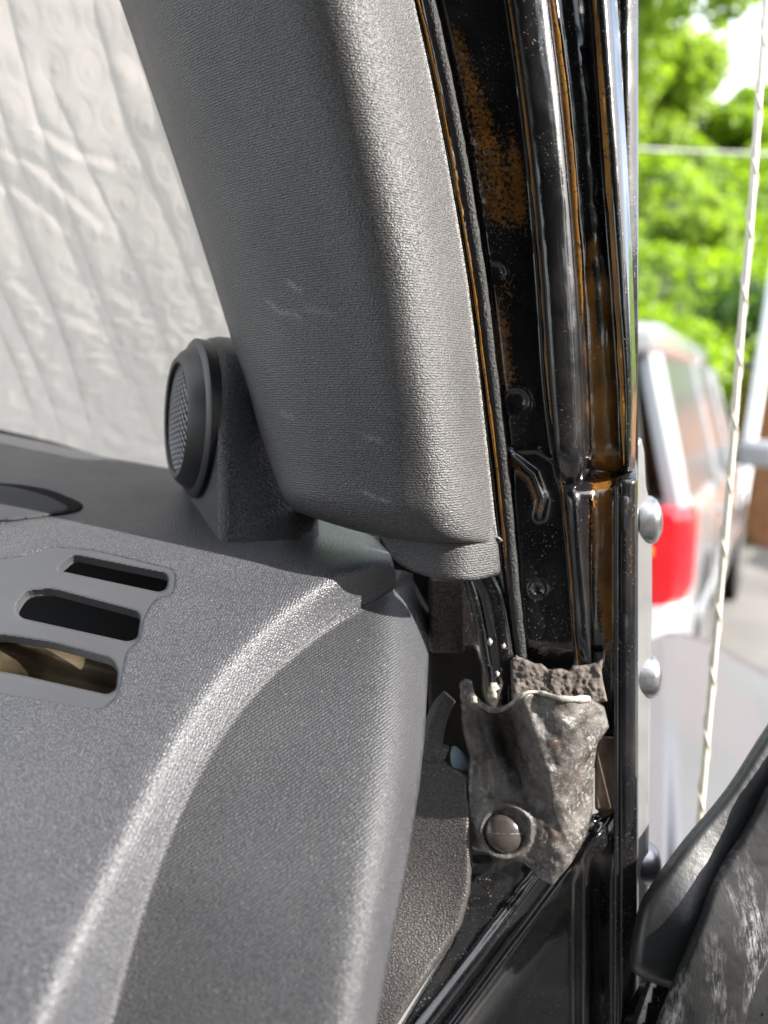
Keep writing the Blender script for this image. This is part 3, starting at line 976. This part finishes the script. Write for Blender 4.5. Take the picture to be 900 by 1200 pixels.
def low_d(x, y):
    d = low_b(x, y)
    # diagonal double ridge
    for (p0, p1, wd, a) in (((640, 1020), (470, 1240), 9, .006), ((655, 1040), (490, 1262), 6, .005)):
        dx, dy = p1[0] - p0[0], p1[1] - p0[1]; L = math.hypot(dx, dy)
        s_ = ((x - p0[0]) * dy - (y - p0[1]) * dx) / L
        d = d - a * np.exp(-(s_ / wd) ** 2)
    s2 = (x - 655) * .80 + (y - 1040) * .60
    d = d + .008 / (1 + np.exp(-(s2 - 18) / 5)) * (x < 672)
    d = d - .009 * np.exp(-((x - 686) / 8) ** 2) * np.clip((y - 985) / 30, 0, 1)
    d = d - .007 * np.exp(-((x - 727) / 6) ** 2) * np.clip((y - 985) / 20, 0, 1)
    d = d - .016 * blob(x, y, 702, 985, 22, 24)
    d = d + .0005 * vnoise(x, y, 40) + .0009 * vnoise(x, y, 11) * blob(x, y, 570, 1030, 40, 40)
    return d


field('door_sill_pillar', [(430, 1262), (470, 1200), (530, 1100), (548, 1040), (545, 985), (640, 1000), (690, 955), (748, 940), (748, 1262)], low_d, M['black'], JEEP, 2.6, .003, r=0, edge=(2, .002),
      refl_tint=lambda x, y: 0 * x, label='glossy black lower body with diagonal folded ridges')
field('outer_edge', [(724, 560), (747, 560), (749, 1262), (722, 1262)], lambda x, y: pd(y) - .0035 + 0 * x, M['black'], JEEP, 4, .006, r=3, edge=(6, .003), refl_tint=lambda x, y: .35 * blob(x, y, 738, 640, 8, 60) + 0 * x,  # faint amber reflection painted on the edge
      label='dark vertical outer edge of the pillar')

# --- antenna
ap = np.array([(905, -80), (898, 0), (889, 120), (880, 250), (868, 390), (857, 540), (843, 700), (832, 820), (820, 960), (808, 1100)], float)
ac = crspline(ap, 14)
aw = P(ac[:, 0], ac[:, 1], .56 + 0 * ac[:, 0])
ant = tube('antenna_mast', aw, .0024, M['antenna'], JEEP, 12, label='pale spiral wound whip antenna beside the cowl')
cum = np.concatenate([[0], np.cumsum(np.linalg.norm(np.diff(aw, axis=0), axis=1))])
q = np.arange(0, cum[-1], .0012)
hp = np.stack([np.interp(q, cum, aw[:, i]) for i in range(3)], -1)
ang = q / .044 * 2 * np.pi
hp = hp + .0026 * (np.cos(ang)[:, None] * RT + np.sin(ang)[:, None] * FW)
tube('spiral_winding', hp, .0007, M['antenna'], ant, 6)

# --- bonnet side
hd = tps([(740, 760, .95), (790, 738, 1.25), (830, 752, 1.35), (900, 790, 1.45), (1000, 820, 1.5), (745, 1000, .66), (800, 1000, .72), (900, 1000, .80), (1000, 1000, .86), (745, 1262, .52), (900, 1262, .58), (1000, 1262, .62), (776, 860, .86), (800, 860, .92)])
hd2 = lambda x, y: hd(x, y) + .02 * np.exp(-((x - 779) / 9) ** 2)
field('bonnet', [(735, 790), (758, 750), (790, 738), (830, 750), (900, 788), (1000, 815), (1000, 1262), (735, 1262)], hd2, M['hood'], JEEP, 5, .004, r=12, edge=(14, .02), label='pale grey bonnet side reflecting the sky')

# --- open door edge with its rubber seal
dd = tps([(740, 1140, .385), (800, 1165, .38), (760, 1050, .392), (900, 850, .43), (960, 760, .45), (850, 1000, .405), (900, 1000, .41), (960, 950, .42), (810, 1080, .385), (960, 1262, .40), (700, 1300, .38)])
door = field('door', [(960, 770), (900, 848), (850, 925), (800, 985), (764, 1035), (748, 1065), (738, 1118), (741, 1138), (760, 1150), (790, 1160), (820, 1166), (870, 1110), (960, 960)], dd, M['seal'], JEEP, 3.2, .012, sm=4,
             edge=(16, .012), label='black rubber edged corner of the opened door')
field('chalky_seal', [(960, 850), (905, 910), (875, 965), (838, 1025), (815, 1085), (790, 1145), (762, 1215), (740, 1270), (850, 1270), (880, 1180), (905, 1120), (960, 1040)],
      lambda x, y: dd(x, y) - .012 + .0006 * vnoise(x, y, 20) + .0002 * vnoise(x, y, 7), M['chalk'], door, 2.6, .010, sm=4, edge=(14, .010), label='chalky worn door seal lip')
field('inner_seal', [(960, 1010), (905, 1090), (868, 1180), (835, 1270), (960, 1270)], lambda x, y: dd(x, y) - .006, M['seal'], door, 4, .010, sm=4, edge=(10, .008))
field('door_shell', [(770, 1130), (960, 900), (960, 1270), (730, 1270)], lambda x, y: dd(x, y) + .02, M['black'], door, 6, .02, r=4)

# ------------------------------------------------------------------ sunshade
sh_d = tps([(0, 0, .472), (300, 0, .450), (0, 500, .645), (330, 560, .64), (-60, -60, .455), (200, 300, .555)])
folds = [[(8, 0), (42, 130), (95, 290), (150, 430), (190, 530)], [(60, 100), (110, 210), (165, 330), (215, 470), (235, 560)], [(110, 10), (150, 150), (205, 280), (255, 420)],
         [(-30, 120), (20, 260), (75, 400), (110, 520)], [(-30, 280), (20, 380), (55, 460), (75, 520)], [(-30, 330), (0, 390), (45, 500)], [(160, 60), (215, 230), (262, 360)],
         [(60, 240), (120, 380), (170, 500)], [(-20, 50), (10, 160), (50, 260)]]
wrk = [[(-20, 165), (40, 190), (90, 235), (120, 262)], [(50, 150), (90, 175), (135, 190)], [(-20, 205), (30, 225), (80, 265)], [(20, 330), (60, 360), (110, 380)], [(60, 470), (120, 500), (190, 530)], [(40, 430), (100, 470), (140, 510)]]


def shade_d(x, y):
    d0 = sh_d(x, y)
    d = d0.copy()
    X = (x - 450) / F * d0; Y = (y - 600) / F * d0
    for i, l in enumerate(folds):
        c_ = crspline(l, 6)
        xx = np.interp(y, c_[:, 1], c_[:, 0])
        s_ = x - xx
        d -= (.0018 if i in (3, 4, 5) else .0009) * np.where(s_ < 0, np.exp(s_ / 16), np.exp(-s_ / 4.5)) * np.clip((c_[-1, 1] + 10 - y) / 40, 0, 1) * np.clip((y - c_[0, 1] + 40) / 60, 0, 1)
    for l in wrk:
        dist, qx, qy = seg_dist(x, y, crspline(l, 5), False)
        s_ = y - qy
        d -= .0006 * np.exp(-(dist / 7) ** 2)
        d += .0004 * np.exp(-(((dist) - 12) / 7) ** 2) * (s_ > 0)
    # bubble lattice
    ca, sa = .917, .40
    a = sa * X + ca * Y; b = ca * X - sa * Y
    sp, sq = .0235, .0190
    row = np.round(b / sq)
    aa = a - (row % 2) * sp / 2
    da = aa - np.round(aa / sp) * sp; db = b - row * sq
    r_ = np.hypot(da, db)
    amp = np.clip((y + 80) / 200, .7, 1)
    d -= amp * (.00014 * np.exp(-((r_ - .0082) / .0014) ** 2) - .0003 * np.exp(-(np.hypot(da - .001, db) / .0026) ** 2))
    d += .0015 * vnoise(x, y, 70) + .0005 * vnoise(x, y, 28) + (.0006 * vnoise(x * 1.0, y * 1.6, 11)) * np.clip((y - 260) / 160, .1, 1)
    return d


shade = field('sunshade', [(-180, -420), (300, -420), (380, -90), (380, 470), (285, 556), (200, 549), (150, 543), (115, 534), (60, 517), (0, 503), (-160, 480)], shade_d, M['foil'], None, 2.1, 0, r=4)
tag(shade, 'pale quilted foil sunshade with bubble dimples standing behind the dashboard', 'sunshade')
field('cowl_gap_shade_sheet', [(-90, 480), (0, 486), (120, 500), (300, 540), (480, 600), (520, 720), (380, 700), (-90, 560)], lambda x, y: .74 + 0 * x, M['mesh_dark'], JEEP, 14, .003, r=0)  # black sheet standing for the shade in the gap

# ------------------------------------------------------------------ parked silver SUV
th = math.radians(27)
LD = np.array([math.sin(th), math.cos(th), 0]); WD = np.array([-math.cos(th), math.sin(th), 0]); ZD = np.array([0, 0, 1.0])
O = np.array([1.13, 3.0, 0.0])
FR = (O, LD, WD, ZD)
SUV = thing('parked_suv', tuple(O), 'silver sport utility vehicle parked ahead with a red tail lamp', 'car')
M['silver'] = simple('silver car paint', (.26, .27, .285), .25, var=.04, vs=3, coat=.8)
M['carglass'] = simple('grey tinted car glass', (.085, .09, .095), .2, var=.1, vs=2, spec=.35)
M['red'] = simple('red tail lens', (.70, .008, .015), .25, var=.1, coat=.3)
M['ambl'] = simple('amber lens spot', (.85, .30, .03), .2, var=.1, coat=1.0)
M['lens'] = simple('clear lamp lens', (.75, .70, .70), .15, var=.1, coat=1.0)
M['tyre'] = simple('tyre rubber', (.02, .02, .02), .8, var=.2)
M['rim'] = simple('alloy wheel', (.45, .45, .46), .3, metal=.8, var=.2)
M['tan'] = simple('tan seat cover', (.55, .25, .10), .7, var=.2)


def L2W(p):
    p = np.asarray(p, float)
    return O + p[..., :1] * LD + p[..., 1:2] * WD + p[..., 2:] * ZD


def loft(name, secs, mat, parent, sharp=40):
    """secs: list of closed loops (same count) in the car frame"""
    n = len(secs[0]); V = np.vstack([L2W(s) for s in secs]); f = []
    for k in range(len(secs) - 1):
        for j in range(n):
            a, b = k * n + j, k * n + (j + 1) % n
            f.append((a, a + n, b + n, b))
    f.append(list(range(n))); f.append(list(range((len(secs) - 1) * n, len(secs) * n))[::-1])
    return mk(name, V, f, mat, parent, sharp=sharp)


def rr_loop(l, w0, w1, z0, z1, r, tilt=0.0, n=5):
    pts = []
    for cx, cz, a0 in ((w0 + r, z0 + r, 180), (w1 - r, z0 + r, 270), (w1 - r, z1 - r, 0), (w0 + r, z1 - r, 90)):
        for t in np.linspace(0, 90, n):
            a = math.radians(a0 + t)
            pts.append((l + tilt * (cz + r * math.sin(a) - z0), cx + r * math.cos(a), cz + r * math.sin(a)))
    return np.array(pts)


WDT = 1.85
body = loft('body', [rr_loop(l, a, WDT - a, z0, z1, .10) for l, a, z0, z1 in
                     ((0.0, .14, .55, 1.10), (.04, .08, .48, 1.14), (.14, .02, .42, 1.17), (.5, .0, .38, 1.17), (2.8, .0, .36, 1.14), (3.3, .01, .38, 1.10), (4.3, .04, .40, 1.02), (4.7, .16, .45, .92), (4.78, .26, .52, .82))], M['silver'], SUV)
bump_ = loft('rear_bumper', [rr_loop(l, a, WDT - a, .40, z1, .06) for l, a, z1 in ((-.16, .12, .66), (-.12, .05, .70), (0.0, .0, .72), (.40, -.012, .72), (.42, .02, .70))], M['silver'], SUV)
# greenhouse: pillars and glass
roof = loft('roof', [rr_loop(l, a, WDT - a, z0, z1, .05) for l, a, z0, z1 in ((.10, .26, 1.755, 1.84), (.16, .18, 1.745, 1.87), (.4, .15, 1.74, 1.885), (2.2, .17, 1.74, 1.87), (2.6, .22, 1.72, 1.82), (2.66, .30, 1.73, 1.79))], M['silver'], SUV)
def quad_slab(name, q, t, mat, label=None):
    q = np.asarray(q, float)
    n = np.cross(q[1] - q[0], q[3] - q[0]); n /= np.linalg.norm(n)
    V = np.vstack([q, q - n * t]); m = len(q)
    f = [list(range(m)), list(range(m, 2 * m))[::-1]] + [(i, i + m, (i + 1) % m + m, (i + 1) % m) for i in range(m)]
    o = mk(name, L2W(V), f, mat, SUV, smooth=False, label=label)
    md = o.modifiers.new('soft', 'BEVEL'); md.width = .012; md.segments = 2; md.limit_method = 'ANGLE'
    return o


def side(l0, l1, z0, z1, skew0=0, skew1=0, dw=0.0):
    wz = lambda z: .015 + (z - 1.15) * .26 + dw
    return [(l0, wz(z0), z0), (l1, wz(z0), z0), (l1 + skew1, wz(z1), z1), (l0 + skew0, wz(z1), z1)]


quad_slab('rear_corner_post', [(.10, .03, 1.14), (.22, .0, 1.14), (.28, .15, 1.76), (.20, .19, 1.76)], .06, M['silver'])
quad_slab('quarter_window', side(.22, 1.50, 1.16, 1.75, .06, -.02, .012), .02, M['carglass'], 'grey rear quarter window')
quad_slab('rear_door_post', side(1.50, 1.68, 1.13, 1.76, -.02, -.04), .06, M['silver'])
quad_slab('door_window', side(1.68, 2.35, 1.14, 1.75, -.04, -.02, .012), .02, M['carglass'])
quad_slab('centre_post', side(2.35, 2.45, 1.12, 1.76, -.02, -.02), .06, M['silver'])
quad_slab('door_window', side(2.45, 3.0, 1.12, 1.74, -.02, -.35, .012), .02, M['carglass'])
quad_slab('front_post', side(3.0, 3.12, 1.10, 1.76, -.35, -.40), .06, M['silver'])
quad_slab('rear_window', [(.085, WDT - .16, 1.16), (.085, .16, 1.16), (.17, .25, 1.75), (.17, WDT - .25, 1.75)], .02, M['carglass'], 'wide rear window')
quad_slab('windscreen', [(3.1, .1, 1.12), (3.1, WDT - .1, 1.12), (2.62, WDT - .25, 1.76), (2.62, .25, 1.76)], .02, M['carglass'])
quad_slab('far_side_glass', [(.3, WDT - .02, 1.15), (3.0, WDT - .02, 1.13), (2.65, WDT - .17, 1.75), (.4, WDT - .17, 1.75)][::-1], .02, M['carglass'])
tl = loft('tail_lamp', [rr_loop(l, a, .36, .79, 1.16, .05) for l, a in ((-.035, .10), (-.02, .03), (.05, -.014), (.27, -.016), (.30, .02))], M['red'], SUV)
loft('reverse_lens', [rr_loop(l, a, .34, .70, .79, .02) for l, a in ((-.03, .10), (-.015, .035), (.05, -.010), (.17, -.012), (.18, .02))], M['lens'], SUV)
for q in ((-.036, .115, 1.09), (-.036, .135, 1.0), (-.036, .145, .89)):
    c = L2W(np.array(q))
    lathe('amber_spot', [(0, .028), (.01, .026), (.018, .012), (.02, 0)], c, -LD, M['ambl'], tl, 16)
for l in (.92, 3.72):
    for w_ in (.02, WDT - .24):
        c = L2W(np.array((l, w_, .37)))
        wv, wf = lathe_geo([(-.11, .20), (-.11, .33), (-.08, .37), (.08, .37), (.11, .33), (.11, .20)], c + WD * .11, WD, 28)
        wh = mk('tyre', wv, wf, M['tyre'], SUV, sharp=40)
        lathe('wheel_rim', [(-.03, .21), (-.01, .20), (.0, .06), (-.03, .05), (-.03, 0)], c, WD, M['rim'], wh, 20)
    for w_ in (-.006,):
        c = L2W(np.array((l, w_, .40)))
        lathe('wheel_arch', [(0, .45), (.012, .45), (.013, 0)], c, WD, M['tyre'], SUV, 28)
quad_slab('seat', [(1.5, .3, 1.0), (1.9, .3, 1.0), (1.8, .3, 1.5), (1.4, .3, 1.5)], .4, M['tan'])
pv, pf = bbox_geo(FR, (-.045, .70, .84), (-.02, 1.15, .99), .01, 2)
pl = mk('number_plate', pv, pf, M['lens'], SUV)
for q in ((1.52, 0), (2.40, 0)):
    gv, gf = bbox_geo(FR, (q[0], -.004, .45), (q[0] + .012, .004, 1.12), 0, 1)
    mk('door_gap', gv, gf, M['tyre'], SUV, smooth=False)
gv, gf = bbox_geo(FR, (.5, -.02, .60), (3.9, .004, .66), .008, 2)
mk('side_moulding', gv, gf, M['silver'], SUV)
mv, mf = bbox_geo(FR, (2.75, -.24, 1.10), (2.95, .02, 1.28), .05, 3)
mk('wing_mirror', mv, mf, M['silver'], SUV)
hv, hf = bbox_geo(FR, (1.42, -.025, .96), (1.60, .0, 1.0), .01, 2)
mk('door_handle', hv, hf, M['silver'], SUV)

# ------------------------------------------------------------------ house wall, pole, cable
def brick_house():
    O2 = np.array([3.98, 8.2, 0]); ex = np.array([.97, .2, 0]); ex /= np.linalg.norm(ex); ey = np.array([-ex[1], ex[0], 0])
    h = thing('brick_shed', tuple(O2), 'low orange brick shed behind the parked vehicle at the right edge', 'shed')
    fr = (O2, ex, ey, ZD)
    v, f = bbox_geo(fr, (0, 0, 0), (4, 2, 1.84), .01, 1)
    mk('wall', v, f, simple('orange brick', (.36, .16, .08), .85, var=.35, vs=6, bdist=.01, bs=14), h, smooth=False)
    v, f = bbox_geo(fr, (-.06, -.1, 1.845), (4.1, 2.1, 1.93), .02, 1)
    mk('roof', v, f, simple('shed roof felt', (.12, .11, .10), .9), h, smooth=False)
brick_house()


def side_house():
    O2 = np.array([8.5, 5.5, 0]); ex = np.array([.12, -1, 0]); ex /= np.linalg.norm(ex); ey = np.array([-ex[1], ex[0], 0])
    h = thing('timber_house', tuple(O2), 'orange brown timber house to the right of the open door', 'house')
    fr = (O2, ex, ey, ZD)
    wm = simple('orange brown timber', (.42, .18, .055), .7, var=.35, vs=3, bdist=.004, bs=30)
    v, f = bbox_geo(fr, (0, .05, 0), (13, 7, 2.9), 0, 1)
    mk('wall', v, f, wm, h, smooth=False)
    for k in range(14):
        v, f = bbox_geo(fr, (-.03, 0, .1 + k * .2), (13.03, .048, .285 + k * .2), .008, 1)
        mk('board', v, f, wm, h, smooth=False)
    for k in range(3):
        v, f = bbox_geo(fr, (1.6 + k * 4, -.03, .9), (2.9 + k * 4, -.002, 2.2), .01, 1)
        wn = mk('window', v, f, simple('white window frame', (.75, .75, .73), .5), h, smooth=False)
        v, f = bbox_geo(fr, (1.7 + k * 4, -.036, 1.0), (2.8 + k * 4, -.031, 2.1), 0, 1)
        mk('pane', v, f, M['carglass'], wn, smooth=False)
    rv = [O2 + ex * a + ey * b + ZD * c for a, b, c in ((-.4, -.4, 2.85), (13.4, -.4, 2.85), (13.4, 3.5, 4.6), (-.4, 3.5, 4.6), (-.4, 7.4, 2.85), (13.4, 7.4, 2.85))]
    ro = mk('roof', rv, [(0, 1, 2, 3), (3, 2, 5, 4)], simple('grey shingles', (.10, .10, .10), .9, bdist=.01, bs=20), h, smooth=False)
    md = ro.modifiers.new('thickness', 'SOLIDIFY'); md.thickness = .15
side_house()
p0 = P(884, 482, 7.5); p1 = P(908, 330, 7.5); dv = (p1 - p0) / np.linalg.norm(p1 - p0)
foot = p0 - dv * (p0[2] / dv[2])
po = tube('leaning_pole', [foot, p0, p0 + dv * 1.8], .055, simple('white painted pole', (.75, .77, .80), .5, var=.1), None, 12)
tag(po, 'white slanting pole behind the parked vehicle at the right edge', 'pole')
cpts = []
for t in np.linspace(0, 1, 30):
    a = P(690, 171, 13.0); b = P(960, 182, 13.0)
    d_ = b - a
    pt = a + d_ * (t * 3 - 1)
    pt[2] -= .12 * (1 - (2 * t - 1) ** 2) - .1
    cpts.append(pt)
cb_ = tube('overhead_cable', cpts, .022, simple('pale cable', (.55, .55, .52), .6), None, 6)
tag(cb_, 'thin pale overhead cable crossing in front of the green bank', 'cable')

# ------------------------------------------------------------------ green bank and trees
LM = [leafmat('bright vine leaves', (.15, .25, .014), (.33, .48, .028)), leafmat('mid green leaves', (.17, .27, .03), (.36, .48, .07)), leafmat('dark bush leaves', (.03, .08, .010), (.09, .18, .022)), leafmat('olive leaves', (.18, .22, .05), (.36, .38, .11))]
BARK = simple('grey brown bark', (.12, .09, .065), .9, var=.4, vs=8, bdist=.02, bs=20)


def bank_z(x, y):
    t = np.clip((y - 8.6 - .25 * (x - 4)) / 8.5, 0, 1.0)
    return 6.2 * (t ** .8) + .5 * vnoise(x, y, 2.0) * np.clip(t * 5, 0, 1) + .25 * vnoise(x + 9, y, .9) * np.clip(t * 5, 0, 1)


gx, gy = np.meshgrid(np.linspace(-30, 60, 120), np.linspace(4, 60, 100))
gz = bank_z(gx, gy) - .02
V = np.stack([gx, gy, gz], -1).reshape(-1, 3)
H, W = gx.shape; idx = np.arange(H * W).reshape(H, W)
f = np.stack([idx[:-1, :-1], idx[:-1, 1:], idx[1:, 1:], idx[1:, :-1]], -1).reshape(-1, 4)
bk = mk('hill', V, f, simple('green bank soil', (.05, .075, .02), .95, var=.4, vs=.8))
tag(bk, kind='structure')


def leaves(cen, nrm, size):
    """bent leaf blades: 6 verts, 4 tris each (cen (n,3), nrm (n,3), size (n,))"""
    n = len(cen)
    nrm = nrm / np.linalg.norm(nrm, axis=1)[:, None]
    r_ = rng.normal(size=(n, 3)); t = np.cross(nrm, r_); t /= np.linalg.norm(t, axis=1)[:, None]
    b = np.cross(nrm, t)
    s = size[:, None]
    v = np.stack([cen - t * s * .5, cen - t * s * .1 + b * s * .32 + nrm * s * .08, cen + t * s * .5 - nrm * s * .1, cen - t * s * .1 - b * s * .32 + nrm * s * .08], 1)
    V = v.reshape(-1, 3)
    i = np.arange(n) * 4
    f = np.vstack([np.stack([i, i + 1, i + 2], -1), np.stack([i, i + 2, i + 3], -1)])
    return V, f


def crown_pts(blobs, n):
    out = []; nr = []
    vol = np.array([b[3] ** 2 for b in blobs]); vol = vol / vol.sum()
    for (x, y, z, r_), k in zip(blobs, vol):
        m = int(n * k)
        d = rng.normal(size=(m, 3)); d /= np.linalg.norm(d, axis=1)[:, None]
        rad = r_ * (1 - .45 * rng.random(m) ** 2) * (1 + .18 * rng.normal(size=m))
        out.append(np.array([x, y, z]) + d * rad[:, None] * [1, 1, .85])
        nr.append(d + .7 * rng.normal(size=(m, 3)) + [0, 0, .5])
    return np.vstack(out), np.vstack(nr)


def tree(name, foot, h, spread, nb, nl, mat, label, cat, leaf=.16, trunk=.14, group=None, low=.35, blobs=None):
    t = thing(name, tuple(foot), label, cat, group)
    foot = np.array(foot, float)
    given = blobs is not None
    blobs = list(blobs or [])
    for i in range(0 if given else nb):
        a = random.random() * 6.28; rr = spread * math.sqrt(random.random()) * .8
        z = foot[2] + h * (low + (1 - low) * random.random())
        blobs.append((foot[0] + rr * math.cos(a), foot[1] + rr * math.sin(a), z, spread * random.uniform(.22, .42)))
    c_, n_ = crown_pts(blobs, nl)
    V, f = leaves(c_, n_, leaf * (.6 + .8 * rng.random(len(c_))))
    mk('crown', V, f, mat, t, smooth=False)
    if trunk:
        top = foot + [0, 0, h * .8]
        pts = [foot - [0, 0, .2], foot + [.1, 0, h * .25], foot + [-.1, .1, h * .5], top]
        tk = tube('trunk', crspline(pts, 5), np.linspace(trunk, trunk * .35, 16), BARK, t, 10)
        for b in blobs[:8]:
            s_ = foot + [0, 0, h * random.uniform(.25, .6)]
            e_ = np.array(b[:3])
            tube('limb', crspline([s_, (s_ + e_) / 2 + [0, 0, .15], e_], 4), np.linspace(trunk * .4, trunk * .1, 9), BARK, tk, 6)
    return t


# ground cover of vines over the bank (uncountable)
n = 30000
x = rng.uniform(-3, 16, n); y = rng.uniform(8.4, 19, n)
z = bank_z(x, y)
k = z > .05
x, y, z = x[k], y[k], z[k]
e = .05
nx = -(bank_z(x + e, y) - bank_z(x - e, y)) / (2 * e); ny = -(bank_z(x, y + e) - bank_z(x, y - e)) / (2 * e)
nr = np.stack([nx, ny, np.ones_like(nx)], -1) + .8 * rng.normal(size=(len(x), 3))
V, f = leaves(np.stack([x, y, z + .05 + .22 * rng.random(len(x)) ** 2], -1), nr, .11 + .16 * rng.random(len(x)))
vn = mk('vine_cover', V, f, LM[0], smooth=False)
tag(vn, 'bright green vines covering the sloping bank', 'vines', kind='stuff')


def at(px, d, py=None):
    p = P(px, 460, d)
    return (p[0], p[1], float(bank_z(np.array(p[0]), np.array(p[1]))))


tree('bush', at(872, 10.2), 1.3, 1.2, 9, 5000, LM[2], 'dark green rounded bush at the bank foot beside the leaning pole', 'bush', .12, .03, low=.2)
tree('bush', at(770, 9.4), 1.5, 1.4, 9, 5000, LM[0], 'bright green bush directly behind the silver roof', 'bush', .12, .03, low=.15)
tree('bush', at(805, 13.5), .9, .7, 8, 2200, LM[1], 'mid green shrub halfway up the vine covered bank', 'bush', .14, .04, low=.2)
tree('leafy_tree', at(752, 18.5), 2.7, 1.5, 16, 9000, LM[1], 'mid green tree on the bank top beside the black pillar', 'tree', .2, .16, low=.1)
tree('leafy_tree', at(835, 19.5), 1.3, 1.5, 14, 8000, LM[0], 'yellow green tree under the gap of white sky', 'tree', .2, .14, low=.1)
tree('leafy_tree', at(915, 20.5), 1.9, 1.6, 14, 8000, LM[3], 'olive tree at the right end of the bank top', 'tree', .2, .16, low=.1)
def pb(px, py, d, r_):
    p = P(px, py, d)
    return (p[0], p[1], p[2], r_)


tree('leafy_tree', at(690, 15.0), 8.5, 3.2, 24, 9000, LM[1], 'tall tree with overhanging branches reaching across the top of the sky', 'tree', .2, .2, blobs=[
    pb(700, 60, 15, 1.2), pb(735, 40, 15, .7), pb(760, -10, 14.5, .8), pb(745, 90, 15, .55), pb(790, 20, 14, .35), pb(780, -60, 14, .9), pb(825, -12, 13.5, .4), pb(855, 5, 13.2, .3), pb(838, 28, 13.2, .16),
    pb(868, -30, 13, .5), pb(640, 20, 15, 1.4), pb(640, 150, 15, 1.2), pb(700, 170, 15.3, .9), pb(690, -80, 15, 1.6)])

# trees behind and to the right of the open door (seen in the glossy paint)
for (x_, y_, h_, lab) in ((-1.5, -11, 8, 'tallest dark green tree, directly behind the off-road vehicle'), (3.5, -9, 7, 'dark green tree just right of the rear of the off-road vehicle'),
                         (7.5, -8, 6.5, 'dark green tree near the back corner of the timber house'), (11, -5.5, 6, 'shortest dark green tree, farthest right behind the timber house')):
    tree('leafy_tree', (x_, y_, 0), h_, 2.6, 16, 4500, LM[2], lab, 'tree', .3, .2, group='trees behind the open door', low=.2)
